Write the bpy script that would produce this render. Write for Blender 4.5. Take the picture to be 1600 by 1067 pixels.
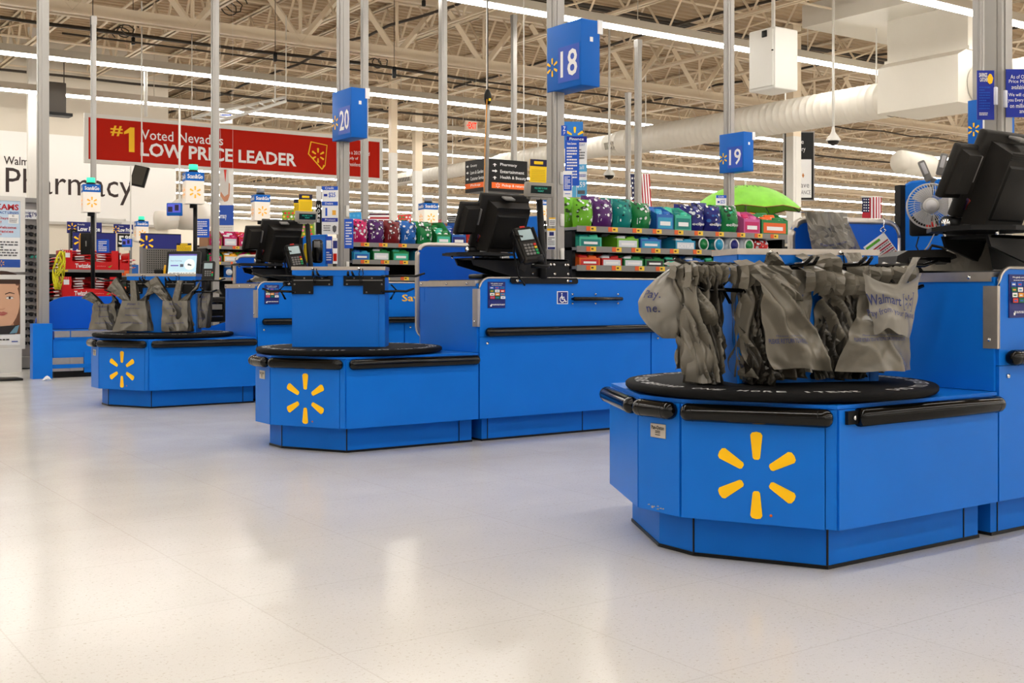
import bpy, bmesh, math, random
from mathutils import Vector, Matrix, noise
SC = bpy.context.scene
for o in list(bpy.data.objects):
    bpy.data.objects.remove(o)
COL = SC.collection
R = math.radians
# ------------------------------------------------------------------ camera, light, exposure
F, CX, HY, EYE = 1790.0, 800.0, 458.0, 0.85       # focal length in pixels, principal point, eye height in metres
YAW = math.atan2(F, 2541.0)                       # angle between the picture plane and the lane direction (+X)
UC = (math.cos(YAW), math.sin(YAW)); VC = (-math.sin(YAW), math.cos(YAW))
cam = bpy.data.cameras.new('camera'); co = bpy.data.objects.new('camera', cam); COL.objects.link(co)
cam.lens = F / 1600 * 36; cam.sensor_width = 36
cam.shift_y = -(533.5 - HY) / 1600
cam.clip_start = 0.02; cam.clip_end = 300
co.location = (0, 0, EYE); co.rotation_euler = (R(90), 0, -YAW)
SC.camera = co
w = bpy.data.worlds.new('world'); SC.world = w; w.use_nodes = True
w.node_tree.nodes['Background'].inputs[0].default_value = (1, .96, .9, 1)
w.node_tree.nodes['Background'].inputs[1].default_value = 0.05
SC.view_settings.view_transform = 'Standard'; SC.view_settings.look = 'None'
SC.view_settings.exposure = 0.0; SC.view_settings.gamma = 1.0; SC.view_settings.use_curve_mapping = False
LAMP = 35.0                                        # emission of the ceiling tubes
LIGHT_ROWS = [9.9, 13.6, 21.1, 24.9, 29.1, 33.4, 37.7, 42.0, 46.5, 51.0, 55.5, 60.0, 5.8, 1.7, -2.4, -6.5, -10.6]
ZL = 4.95
try:
    SC.cycles.max_bounces = 8; SC.cycles.diffuse_bounces = 4; SC.cycles.glossy_bounces = 3
    SC.cycles.caustics_reflective = False; SC.cycles.caustics_refractive = False
    SC.cycles.sample_clamp_indirect = 6
except Exception:
    pass

def ray(x):
    xc = (x - CX) / F
    return UC[0]*xc + UC[1], VC[0]*xc + VC[1]
def at(x, y, d):
    r = ray(x); return Vector((r[0]*d, r[1]*d, EYE - (y - HY)/F*d))
def depth(X, Y): return UC[1]*X + VC[1]*Y
def onY(x, y, Y): return at(x, y, Y/ray(x)[1])
def onX(x, y, X): return at(x, y, X/ray(x)[0])

# ------------------------------------------------------------------ materials
MATS = {}
def mat(name, col, rough=.5, metal=0, emit=0, spec=.3, bump=0, bscale=40, var=0, vscale=6, trans=0, alpha=1, coat=0):
    if name in MATS: return MATS[name]
    m = bpy.data.materials.new(name); m.use_nodes = True; MATS[name] = m
    nt = m.node_tree; b = nt.nodes['Principled BSDF']
    c = (*col, 1)
    b.inputs['Base Color'].default_value = c; b.inputs['Roughness'].default_value = rough
    b.inputs['Metallic'].default_value = metal; b.inputs['Specular IOR Level'].default_value = spec
    b.inputs['Coat Weight'].default_value = coat
    if emit:
        b.inputs['Emission Color'].default_value = c; b.inputs['Emission Strength'].default_value = emit
    if trans: b.inputs['Transmission Weight'].default_value = trans
    if alpha < 1: b.inputs['Alpha'].default_value = alpha
    if var or bump:
        tc = nt.nodes.new('ShaderNodeTexCoord')
        n = nt.nodes.new('ShaderNodeTexNoise'); n.inputs['Scale'].default_value = vscale if var else bscale
        n.inputs['Detail'].default_value = 5
        nt.links.new(tc.outputs['Object'], n.inputs['Vector'])
        if var:
            mx = nt.nodes.new('ShaderNodeMix'); mx.data_type = 'RGBA'
            mx.inputs['A'].default_value = tuple(max(0, v*(1-var)) for v in col) + (1,)
            mx.inputs['B'].default_value = tuple(min(1, v*(1+var)) for v in col) + (1,)
            nt.links.new(n.outputs['Fac'], mx.inputs['Factor']); nt.links.new(mx.outputs['Result'], b.inputs['Base Color'])
        if bump:
            n2 = n
            if var:
                n2 = nt.nodes.new('ShaderNodeTexNoise'); n2.inputs['Scale'].default_value = bscale
                nt.links.new(tc.outputs['Object'], n2.inputs['Vector'])
            bp = nt.nodes.new('ShaderNodeBump'); bp.inputs['Strength'].default_value = bump; bp.inputs['Distance'].default_value = .01
            nt.links.new(n2.outputs['Fac'], bp.inputs['Height']); nt.links.new(bp.outputs['Normal'], b.inputs['Normal'])
    return m
def s2l(r, g, b):
    f = lambda v: (v/255/12.92) if v <= 10 else ((v/255+.055)/1.055)**2.4
    return (f(r), f(g), f(b))
def paint(r, g, b, rough=.5, **k):
    return mat('paint_%d_%d_%d_%d' % (r, g, b, int(rough*100)), s2l(r, g, b), rough, **k)

BLUE = mat('blue_laminate', (.003, .150, .63), .36, var=.07, vscale=5, spec=.2)
BLUE_D = mat('blue_toe_laminate', (.003, .138, .57), .45, var=.10, vscale=7, spec=.15)
BLUE_P = mat('blue_painted_panel', (.003, .095, .52), .35, var=.05, spec=.2)
SIGNB = mat('blue_sign', (.006, .12, .50), .45, spec=.15)
INSET = mat('blue_inset', (.02, .075, .47), .35)
NAVY = mat('navy_print', (.012, .02, .16), .45)
YEL = mat('yellow_decal', (1.0, .56, .0), .45)
WHITE = mat('white_print', (.85, .85, .85), .5)
BLK = mat('black_plastic', (.006, .0055, .005), .4, spec=.2)
BLKG = mat('black_gloss', (.002, .002, .002), .12, spec=.28)
BLKM = mat('black_steel', (.006, .006, .0065), .4, spec=.18)
DGREY = mat('charcoal_plastic', (.014, .0125, .011), .5, spec=.22, bump=.12, bscale=400)
MGREY = mat('grey_plastic', (.16, .155, .15), .5)
STEEL = mat('brushed_steel', (.50, .46, .42), .34, metal=.85, var=.12, vscale=30)
ALU = mat('aluminium', (.33, .315, .295), .4, metal=.45, var=.06, vscale=4)
CHROME = mat('chrome', (.75, .75, .75), .15, metal=1)
WPAINT = mat('white_paint', (.74, .72, .67), .5)
DUCT = mat('duct_paint', (.70, .66, .58), .45, var=.04, vscale=2)
ROOF = mat('roof_underlit_tan', (.44, .325, .205), .62, var=.10, vscale=1.2)  # deck is white; its weak lighting is put into the tan
STRUT = mat('steel_underlit_tan', (.74, .62, .46), .5, var=.08, vscale=2)  # roof steel's dim light put into the tan, lightened against the deck
CABLE = mat('dark_cable', (.045, .035, .026), .6)
TUBE = mat('lamp_tube', (1, .97, .915), .5, emit=LAMP)
ORANGE = mat('orange_print', (.85, .14, .01), .5)
SHELF = mat('grey_shelf', (.23, .22, .21), .45)
PRED = mat('banner_red', s2l(178, 27, 6), .55, spec=.1)
RED = mat('candy_red', s2l(205, 18, 22), .35)
GREENL = mat('green_lamp', (.05, .75, .42), .4, emit=.8)
SCREEN = mat('lit_screen', s2l(170, 200, 215), .3, emit=.55)
LCD = mat('lcd_grey', s2l(150, 168, 170), .3, emit=.15)
VFD = mat('display_glass', (.006, .014, .014), .12)
VFDT = mat('display_digits', (.02, .35, .25), .3, emit=.35)
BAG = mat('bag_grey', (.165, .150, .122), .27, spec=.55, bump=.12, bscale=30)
BAGD = mat('bag_grey_shaded', (.035, .031, .025), .32, spec=.4, bump=.25, bscale=45)  # bag grey lowered to paint the shade between the folds
BAGL = mat('bag_clear_grey', (.235, .22, .192), .27, spec=.55, bump=.12, bscale=25)
INK = mat('bag_ink', (.03, .04, .14), .45)

# ------------------------------------------------------------------ mesh builder
_tx = {}
def text_mesh(s, bold):
    k = (s, bold)
    if k not in _tx:
        cu = bpy.data.curves.new('lettering', 'FONT'); cu.body = s; cu.size = 1; cu.offset = bold; cu.resolution_u = 2
        ob = bpy.data.objects.new('lettering', cu); COL.objects.link(ob)
        bpy.context.view_layer.update()
        me = bpy.data.meshes.new_from_object(ob.evaluated_get(bpy.context.evaluated_depsgraph_get()))
        bpy.data.objects.remove(ob); bpy.data.curves.remove(cu)
        _tx[k] = me
    return _tx[k]

class MB:
    def __init__(s): s.bm = bmesh.new(); s.M = Matrix()
    def _fin(s, vs, fs, mi, M=None, sm=False):
        T = s.M @ M if M is not None else s.M
        for v in vs: v.co = T @ v.co
        for f in fs: f.material_index = mi; f.smooth = sm
        return s
    def raw(s, verts, faces, mi=0, M=None, sm=False):
        vs = [s.bm.verts.new(v) for v in verts]; fs = []
        for f in faces:
            try: fs.append(s.bm.faces.new([vs[i] for i in f]))
            except ValueError: pass
        return s._fin(vs, fs, mi, M, sm)
    def box(s, c, d, mi=0, rz=0, rx=0, ry=0):
        x, y, z = d[0]/2, d[1]/2, d[2]/2
        v = [(a*x, b*y, e*z) for e in (-1, 1) for b in (-1, 1) for a in (-1, 1)]
        f = [(0,2,3,1), (4,5,7,6), (0,1,5,4), (2,6,7,3), (1,3,7,5), (0,4,6,2)]
        M = Matrix.Translation(c) @ Matrix.Rotation(rz, 4, 'Z') @ Matrix.Rotation(rx, 4, 'X') @ Matrix.Rotation(ry, 4, 'Y')
        return s.raw(v, f, mi, M)
    def lim(s, a, b, mi=0):        # box from corner to corner
        return s.box([(p+q)/2 for p, q in zip(a, b)], [abs(q-p) for p, q in zip(a, b)], mi)
    def rbox(s, c, d, r=.01, mi=0, rz=0, rx=0, ry=0, seg=2):   # box with rounded edges
        b2 = bmesh.new(); bmesh.ops.create_cube(b2, size=1)
        for v in b2.verts: v.co = Vector((v.co.x*d[0], v.co.y*d[1], v.co.z*d[2]))
        bmesh.ops.bevel(b2, geom=b2.edges[:], offset=min(r, min(d)*.49), segments=seg, profile=.5, affect='EDGES')
        b2.verts.index_update()
        M = Matrix.Translation(c) @ Matrix.Rotation(rz, 4, 'Z') @ Matrix.Rotation(rx, 4, 'X') @ Matrix.Rotation(ry, 4, 'Y')
        s.raw([v.co.copy() for v in b2.verts], [[v.index for v in f.verts] for f in b2.faces], mi, M, True); b2.free(); return s
    def prism(s, poly, z0, z1, mi=0, M=None, sm=False):
        n = len(poly); a = sum(poly[i][0]*poly[(i+1) % n][1]-poly[(i+1) % n][0]*poly[i][1] for i in range(n))
        if a < 0: poly = poly[::-1]
        v = [(p[0], p[1], z0) for p in poly] + [(p[0], p[1], z1) for p in poly]
        f = [tuple(range(n-1, -1, -1)), tuple(range(n, 2*n))] + [(i, (i+1) % n, n+(i+1) % n, n+i) for i in range(n)]
        return s.raw(v, f, mi, M, sm)
    def plate(s, poly, y0, y1, mi=0):     # outline in x/z given thickness along y
        return s.prism(poly, -y1, -y0, mi, Matrix.Rotation(R(90), 4, 'X'))
    def cyl(s, p0, p1, r0, r1=None, n=12, mi=0, sm=True):
        r1 = r0 if r1 is None else r1; p0, p1 = Vector(p0), Vector(p1); d = p1-p0
        q = d.to_track_quat('Z', 'Y').to_matrix().to_4x4(); L = d.length
        v = [(r0*math.cos(2*math.pi*i/n), r0*math.sin(2*math.pi*i/n), 0) for i in range(n)] + [(r1*math.cos(2*math.pi*i/n), r1*math.sin(2*math.pi*i/n), L) for i in range(n)]
        f = [(i, (i+1) % n, n+(i+1) % n, n+i) for i in range(n)] + [tuple(range(n-1, -1, -1)), tuple(range(n, 2*n))]
        return s.raw(v, f, mi, Matrix.Translation(p0) @ q, sm and n > 6)
    def tube(s, pts, r, n=8, mi=0):
        pts = [Vector(p) for p in pts]; v = []; f = []; up = Vector((0, 0, 1)); N = len(pts)
        for i, p in enumerate(pts):
            t = (pts[min(i+1, N-1)]-pts[max(i-1, 0)]).normalized()
            a = t.cross(up if abs(t.z) < .95 else Vector((1, 0, 0))).normalized(); b = t.cross(a)
            rr = r[i] if isinstance(r, (list, tuple)) else r
            v += [p + a*rr*math.cos(2*math.pi*k/n) + b*rr*math.sin(2*math.pi*k/n) for k in range(n)]
        for i in range(N-1):
            f += [(i*n+k, i*n+(k+1) % n, (i+1)*n+(k+1) % n, (i+1)*n+k) for k in range(n)]
        f += [tuple(range(n-1, -1, -1)), tuple(range((N-1)*n, N*n))]
        return s.raw(v, f, mi, None, True)
    def lathe(s, prof, n=32, mi=0, M=None, sm=True, a0=0, a1=2*math.pi):
        full = abs(a1-a0-2*math.pi) < 1e-6; k = n if full else n+1; v = []; f = []
        for i in range(k):
            a = a0+(a1-a0)*i/n
            v += [(p[0]*math.cos(a), p[0]*math.sin(a), p[1]) for p in prof]
        m = len(prof)
        for i in range(n):
            j = (i+1) % k
            f += [(i*m+q, j*m+q, j*m+q+1, i*m+q+1) for q in range(m-1)]
        return s.raw(v, f, mi, M, sm)
    def grid(s, fn, nu, nv, mi=0, sm=False, jit=0, rng=None):
        v = []
        for j in range(nv+1):
            for i in range(nu+1):
                u, q = i/nu, j/nv
                if jit and rng and 0 < i < nu: u += rng.uniform(-jit, jit)/nu
                if jit and rng and 0 < j < nv: q += rng.uniform(-jit, jit)/nv
                v.append(fn(u, q))
        f = []
        for j in range(nv):
            for i in range(nu):
                a, b, c, d = j*(nu+1)+i, j*(nu+1)+i+1, (j+1)*(nu+1)+i+1, (j+1)*(nu+1)+i
                f += [(a, b, c, d)] if sm else ([(a, b, c), (a, c, d)] if (i+j) % 2 else [(a, b, d), (b, c, d)])
        return s.raw(v, f, mi, None, sm)
    # lettering fitted into the box x0..x1, z0..z1 of the local front plane (y)
    def text(s, t, x0, z0, x1, z1, mi=0, bold=0.0, y=0, fn=None, M=None):
        me = text_mesh(t, bold)
        if not me.vertices: return s
        xs = [v.co.x for v in me.vertices]; ys = [v.co.y for v in me.vertices]
        ax, bx, ay, by = min(xs), max(xs), min(ys), max(ys)
        v = []
        for p in me.vertices:
            X = x0+(p.co.x-ax)/max(bx-ax, 1e-6)*(x1-x0); Z = z0+(p.co.y-ay)/max(by-ay, 1e-6)*(z1-z0)
            v.append(fn(X, Z) if fn else (X, y, Z))
        return s.raw(v, [tuple(p.vertices) for p in me.polygons], mi, M)
    def spark(s, cx, cz, r, mi=0, y=0, r0=.36, wo=.14, wi=.085, fn=None):
        for k in range(6):
            a = math.pi/2 + k*math.pi/3; ca, sa = math.cos(a), math.sin(a)
            o = []
            for rr, ww, sg in ((r0+.03, wi*.7, 0), (r0, wi, 1)): pass
            prof = [(r0, -wi*.55), (r0+.04, -wi), (.92, -wo), (.98, -wo*.7), (1, 0), (.98, wo*.7), (.92, wo), (r0+.04, wi), (r0, wi*.55)]
            pts = [(cx+r*(p*ca-q*sa), cz+r*(p*sa+q*ca)) for p, q in prof]
            s.raw([fn(*p) if fn else (p[0], y, p[1]) for p in pts], [tuple(range(len(pts)))], mi)
        return s
    def rect(s, x0, z0, x1, z1, mi=0, y=0):
        return s.raw([(x0, y, z0), (x1, y, z0), (x1, y, z1), (x0, y, z1)], [(0, 1, 2, 3)], mi)
    def build(s, name, mats, parent=None, label=None, loc=None, rz=0, kind=None):
        me = bpy.data.meshes.new(name); s.bm.to_mesh(me); s.bm.free()
        for m in (mats if isinstance(mats, (list, tuple)) else [mats]): me.materials.append(m)
        o = bpy.data.objects.new(name, me); COL.objects.link(o)
        if parent is not None: o.parent = parent
        if loc is not None: o.location = loc
        if rz: o.rotation_euler.z = rz
        if label: o['label'] = label
        if kind: o['kind'] = kind
        return o
def tag(o, label, cat, group=None):
    o['label'] = label; o['category'] = cat
    if group: o['group'] = group
    return o
def thing(name, label, cat, loc=(0, 0, 0), rz=0, group=None):
    o = bpy.data.objects.new(name, None); COL.objects.link(o); o.empty_display_size = .1
    o.location = loc; o.rotation_euler.z = rz
    return tag(o, label, cat, group)
def struct(mb, name, mats, parent=None):
    o = mb.build(name, mats, parent)
    o['kind'] = 'structure'; return o
def dup(o, loc=None, rz=None, label=None, group=None):
    c = o.copy(); COL.objects.link(c)
    for ch in list(o.children):
        d = ch.copy(); COL.objects.link(d); d.parent = c
        for g in ch.children:
            e = g.copy(); COL.objects.link(e); e.parent = d
    if loc is not None: c.location = loc
    if rz is not None: c.rotation_euler.z = rz
    if label: c['label'] = label
    if group: c['group'] = group
    return c
ANG = {'X': 0.0, 'Y': R(-90), 'C': -YAW}
def span(xl, xr, yt, yb, d, ang):
    """world bottom-left point, width and height of an upright rectangle seen between two columns"""
    a = ANG.get(ang, ang) if isinstance(ang, str) else ang
    p = at(xl, yb, d); r = ray(xr); dx, dy = math.cos(a), math.sin(a)
    det = dx*(-r[1]) - dy*(-r[0])
    t = (-p.x*(-r[1]) + p.y*(-r[0]))/det
    return p, abs(t), (yb-yt)/F*d, a
PAL = {}
def board(name, label, cat, xl, xr, yt, yb, d, ang, mats, items, th=.012, group=None, parent=None, frame=None, hang=0, legs=False):
    """a flat sign: a thin board whose front carries prints.  items in fractions of width and height."""
    p, W, H, a = span(xl, xr, yt, yb, d, ang)
    m = MB(); m.lim((0, 0, 0), (W, th, H), 0)
    prints(m, W, H, items)
    o = m.build(name, mats, loc=p, rz=a)
    if frame is not None:
        f = MB(); t = frame[0]
        f.lim((-t, -.01, -t), (0, th, H+t)); f.lim((W, -.01, -t), (W+t, th, H+t)); f.lim((0, -.01, -t), (W, th, 0)); f.lim((0, -.01, H), (W, th, H+t))
        f.build('frame', frame[1], o)
    if hang:
        q = MB()
        for x in (.06*W, .94*W): q.cyl((x, th/2, H), (x, th/2, hang-p.z), .0015, n=4)
        q.build('hanger_wire', WPAINT, o)
    if legs:
        q = MB()
        for x in (.08*W, .92*W): q.lim((x-.012, th, -p.z), (x+.012, th+.024, .5*H))
        q.build('stand_post', SHELF, o)
    tag(o, label, cat, group); return o
def prints(m, W, H, items, y=-.0015):
    for k, it in enumerate(items):
        yy = y - .0004*k
        if it[0] == 'r': m.rect(it[1]*W, it[2]*H, it[3]*W, it[4]*H, it[5], yy)
        elif it[0] == 't': m.text(it[1], it[2]*W, it[3]*H, it[4]*W, it[5]*H, it[6], it[7] if len(it) > 7 else 0, yy)
        elif it[0] == 's': m.spark(it[1]*W, it[2]*H, it[3]*H, it[4], yy)
        elif it[0] == 'l':     # lines of fine print
            x0, z0, x1, z1, n, mi = it[1:7]; rg = random.Random(int(x0*100+n*7))
            for q in range(n):
                zz = z0+(z1-z0)*(q+.25)/n; x = x0
                while x < x1-.03:
                    ww = rg.uniform(.06, .16)*(x1-x0); e = min(x1, x+ww)
                    m.rect(x*W, zz*H, e*W, (zz+(z1-z0)/n*.5)*H, mi, yy); x = e+.03*(x1-x0)
                    if q % 4 == 3 and x > (x0+x1)/2: break
        elif it[0] == 'p': m.raw([(a*W, yy, b*H) for a, b in it[1]], [tuple(range(len(it[1])))], it[2])
# ------------------------------------------------------------------ the setting
def floor_material():
    m = bpy.data.materials.new('vinyl_floor'); m.use_nodes = True; nt = m.node_tree; b = nt.nodes['Principled BSDF']; L = nt.links.new
    tc = nt.nodes.new('ShaderNodeTexCoord')
    def noise_(sc, det=4, rough=.6):
        n = nt.nodes.new('ShaderNodeTexNoise'); n.inputs['Scale'].default_value = sc; n.inputs['Detail'].default_value = det
        n.inputs['Roughness'].default_value = rough; L(tc.outputs['Object'], n.inputs['Vector']); return n
    def ramp(src, p0, c0, p1, c1):
        r = nt.nodes.new('ShaderNodeValToRGB'); e = r.color_ramp.elements
        e[0].position, e[0].color = p0, (*c0, 1); e[1].position, e[1].color = p1, (*c1, 1); L(src, r.inputs[0]); return r
    def mixc(fac, a, bb, mode='MULTIPLY'):
        x = nt.nodes.new('ShaderNodeMix'); x.data_type = 'RGBA'; x.blend_type = mode
        if isinstance(fac, float): x.inputs['Factor'].default_value = fac
        else: L(fac, x.inputs['Factor'])
        L(a, x.inputs['A']); L(bb, x.inputs['B']); return x.outputs['Result']
    base = ramp(noise_(1.1, 3).outputs['Fac'], .3, (.60, .575, .535), .7, (.65, .627, .59))
    chips = ramp(noise_(95, 2).outputs['Fac'], .60, (1, 1, 1), .70, (.80, .76, .70))
    fine = ramp(noise_(260, 1).outputs['Fac'], .66, (1, 1, 1), .76, (.72, .66, .60))
    c = mixc(1.0, base.outputs[0], chips.outputs[0]); c = mixc(1.0, c, fine.outputs[0])
    br = nt.nodes.new('ShaderNodeTexBrick'); br.offset = 0; br.inputs['Scale'].default_value = 1
    br.inputs['Brick Width'].default_value = .61; br.inputs['Row Height'].default_value = .61; br.inputs['Mortar Size'].default_value = .0022
    br.inputs['Color1'].default_value = (1, 1, 1, 1); br.inputs['Color2'].default_value = (.985, .985, .982, 1); br.inputs['Mortar'].default_value = (.90, .88, .86, 1)
    L(tc.outputs['Object'], br.inputs['Vector']); c = mixc(1.0, c, br.outputs['Color'])
    L(c, b.inputs['Base Color'])
    sc = ramp(noise_(2.2, 6).outputs['Fac'], .3, (.175,)*3, .75, (.225,)*3); L(sc.outputs[0], b.inputs['Roughness'])
    b.inputs['Specular IOR Level'].default_value = .40
    bp = nt.nodes.new('ShaderNodeBump'); bp.inputs['Strength'].default_value = .012; bp.inputs['Distance'].default_value = .01
    L(noise_(2.5, 2).outputs['Fac'], bp.inputs['Height']); L(bp.outputs['Normal'], b.inputs['Normal'])
    return m
X0, X1, Y0, Y1, ZD = -14.0, 66.0, -14.0, 62.0, 6.55
m = MB(); m.rect(0, 0, 0, 0); m.bm.clear()
m.raw([(X0, Y0, 0), (X1, Y0, 0), (X1, Y1, 0), (X0, Y1, 0)], [(0, 1, 2, 3)]); struct(m, 'floor', floor_material())
# corrugated roof deck, ribs running along the lanes
m = MB(); v = []; f = []; y = Y0; k = 0
prof = []
while y < Y1:
    prof += [(y, ZD), (y+.10, ZD), (y+.125, ZD+.045), (y+.20, ZD+.045)]; y += .225
for p in prof: v += [(X0, p[0], p[1]), (X1, p[0], p[1])]
f = [(2*i, 2*i+2, 2*i+3, 2*i+1) for i in range(len(prof)-1)]
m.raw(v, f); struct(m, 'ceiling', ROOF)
WALL = mat('wall_paint', (.66, .60, .50), .6, var=.03, vscale=1); WALLW = mat('wall_white', (.84, .82, .78), .5)
m = MB(); m.lim((X0-.2, Y1, 0), (X1, Y1+.2, ZD)); struct(m, 'wall_back', WALL)
m = MB(); m.lim((X1, Y0, 0), (X1+.2, Y1, ZD)); struct(m, 'wall_right', WALL)
m = MB(); m.lim((X0-.2, Y0, 0), (X0, Y1, ZD)); struct(m, 'wall_left', WALLW)
m = MB(); m.lim((X0-.2, Y0-.2, 0), (X1, Y0, ZD)); struct(m, 'wall_front', WALLW)
YP = 27.0
pr = onY(263, 200, YP).x
m = MB(); m.lim((X0, YP, 0), (pr, YP+.25, ZD)); struct(m, 'wall_pharmacy', WALL)
# white sign panel on that wall with its letters
pz0 = onY(76, 346, YP).z; pz1 = onY(0, 204, YP).z; pxr = onY(274, 250, YP).x
m = MB(); m.lim((X0+3, YP-.05, pz0), (pxr, YP-.005, pz1)); m.lim((X0+3, YP-.07, pz0-.06), (pxr, YP-.005, pz0), 1)
o = m.build('wall_sign', [WALLW, mat('sign_ledge', (.5, .47, .42), .5)])
tag(o, 'wide white wall sign panel reading Pharmacy in dark brown letters', 'sign')
DBR = mat('brown_letters', (.035, .022, .02), .5)
def wall_text(t, xl, yt, xr, yb, bold=0):
    a = onY(xl, yb, YP); b = onY(xr, yb, YP); hz = (yb-yt)/F*depth(a.x, YP)
    q = MB(); q.text(t, a.x, a.z, b.x, a.z+hz, 0, bold, YP-.056); q.build('lettering', DBR, o)
wall_text('Walmart', 5, 244, 62, 257, .012)
wall_text('Pharmacy', 8, 262, 207, 313, 0)
# girders (along X) and bar joists (along Y): steel frame of the roof
def girder(Y, zb=5.22, zt=6.28, step=1.95, x0=-8.0, xo=1.0):
    m = MB()
    for z in (zb, zt):
        m.lim((x0, Y-.15, z), (X1, Y-.05, z+.03)); m.lim((x0, Y+.05, z), (X1, Y+.15, z+.03)); m.lim((x0, Y-.06, z), (X1, Y-.045, z+.2)); m.lim((x0, Y+.045, z), (X1, Y+.06, z+.2))
    x = x0+xo; rgd = random.Random(int(Y))
    while x < X1-2:
        m.cyl((x, Y, zb+.06), (x+step*.42, Y, zt), .065, n=4); m.cyl((x, Y, zb+.06), (x-step*.42, Y, zt), .065, n=4)
        m.cyl((x, Y, zb+.06), (x, Y, zt), .035, n=4)
        x += step
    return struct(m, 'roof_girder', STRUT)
for Y in (18.7, 33.0, 47.0): girder(Y)
def joist():
    m = MB()
    ya, yb, zb, zt = 9.0, 61.0, 5.72, 6.50
    for z in (zb, zt):
        m.lim((-.075, ya, z), (-.018, yb, z+.012)); m.lim((.018, ya, z), (.075, yb, z+.012)); m.lim((-.03, ya, z), (-.018, yb, z+.06)); m.lim((.018, ya, z), (.03, yb, z+.06))
    y = ya
    while y < yb:
        m.cyl((0, y, zt), (0, y+.55, zb+.02), .026, n=4); m.cyl((0, y+.55, zb+.02), (0, y+1.1, zt), .026, n=4); y += 1.1
    return m
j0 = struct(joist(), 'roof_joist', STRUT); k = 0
x = -8.5+.05
while x < 60:
    if k == 0: j0.location.x = x
    else:
        c = j0.copy(); COL.objects.link(c); c.location.x = x
    k += 1; x += 1.95
# cross bridging, conduits and cable runs up in the joists
m = MB()
for Y in (13.0, 15.8, 20.6, 23.4, 26.4, 30.2, 36, 40, 44, 50):
    m.cyl((-8, Y, 5.76), (62, Y, 5.76), .022, n=5); m.cyl((-8, Y+.3, 6.46), (62, Y+.3, 6.46), .022, n=5)
    xx = -7.5
    while xx < 60:
        m.cyl((xx, Y, 5.76), (xx+1.95, Y+.3, 6.46), .018, n=4); xx += 3.9
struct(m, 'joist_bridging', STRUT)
rg = random.Random(5)
for Y, z, r in ((16.6, 6.2, .03), (16.75, 6.2, .03), (16.9, 6.2, .03), (20.2, 5.62, .035), (20.6, 5.45, .02), (26.2, 5.6, .03), (31, 5.6, .045), (38.5, 5.6, .04)):
    m = MB(); pts = []; x = -9.0
    while x < 62:
        pts.append((x, Y+rg.uniform(-.05, .05), z+rg.uniform(-.035, .02))); x += 1.3
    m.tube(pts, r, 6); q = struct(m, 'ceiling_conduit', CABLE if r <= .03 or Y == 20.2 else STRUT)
for X in (2.0, 6.3, 11.0, 15.6, 21.0, 28.0, 36.0):
    m = MB(); pts = []; y = 12.0
    while y < 60:
        pts.append((X+rg.uniform(-.06, .06), y, 6.1+rg.uniform(-.08, .04))); y += 1.1
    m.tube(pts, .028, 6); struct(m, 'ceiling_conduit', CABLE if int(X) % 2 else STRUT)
# electrical black cable bundle with drop connectors seen upper left
m = MB(); m.tube([(p.x, 19.8, p.z) for p in (onY(0, 27, 19.8), onY(75, 38, 19.8), onY(150, 47, 19.8), onY(260, 62, 19.8), onY(400, 80, 19.8), onY(560, 98, 19.8), onY(760, 128, 19.8))], .03, 6)
struct(m, 'ceiling_cable', CABLE)
m = MB(); m.tube([(p.x, 19.7, p.z) for p in (onY(97, 52, 19.7), onY(400, 90, 19.7), onY(600, 115, 19.7), onY(800, 142, 19.7), onY(960, 172, 19.7))], .018, 5)
struct(m, 'ceiling_cable', CABLE)
# insulation-like bundled loops of spare cable
for px, py, rr in ((205, 42, .12), (372, 4, .17), (606, 92, .13), (990, 30, .13)):
    m = MB(); c = onY(px, py, 19.4); pts = [(c.x+rr*math.cos(a*.5)*(1+.1*math.sin(a*3)), c.y+.02*a, c.z+rr*math.sin(a*.5)*.8) for a in range(34)]
    m.tube(pts, .012, 5, 0); struct(m, 'cable_coil', CABLE)
# ------------------------------------------------------------------ rows of ceiling tubes
ordn = ['first', 'second', 'third', 'fourth', 'fifth', 'sixth', 'seventh', 'eighth', 'ninth', 'tenth', 'eleventh', 'twelfth']
def light_row(Y, label, xa=-9, xb=62):
    t = thing('strip_light', label, 'light', (0, Y, ZL), 0, 'rows of ceiling strip lights')
    h = MB(); h.prism([(-.09, 0), (.09, 0), (.05, .14), (-.05, .14)], 0, xb-xa, 0, Matrix.Translation((xa, 0, .045)) @ Matrix(((0, 0, 1, 0), (1, 0, 0, 0), (0, 1, 0, 0), (0, 0, 0, 1))))
    xx = xa+1
    while xx < xb:
        h.cyl((xx, 0, .19), (xx, 0, 6.5-ZL), .008, n=5); xx += 4.0
    h.build('housing', mat('lamp_housing', (.55, .5, .42), .5), t)
    l = MB(); l.lim((xa, -.05, 0), (xb, .05, .045)); l.build('tube', TUBE, t)
    return t
nm = {9.9: 'bright strip light row crossing the upper right corner of the picture', 13.6: 'bright strip light row behind the lane number 18 sign',
      21.1: 'strip light row passing just above the red banner', 24.9: 'strip light row running close in front of the pharmacy wall',
      29.1: 'strip light row seen just right of the red banner edge'}
k = 0
for Y in LIGHT_ROWS:
    if Y in nm: lb = nm[Y]
    elif Y > 29: lb = 'strip light row deep in the store, %s behind the red banner' % ordn[k]; k += 1
    else: lb = 'strip light row over the front floor, %.1f metres from the fan lane' % abs(Y-2.3)
    light_row(Y, lb, pr+.4 if Y > YP else -9)
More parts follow.
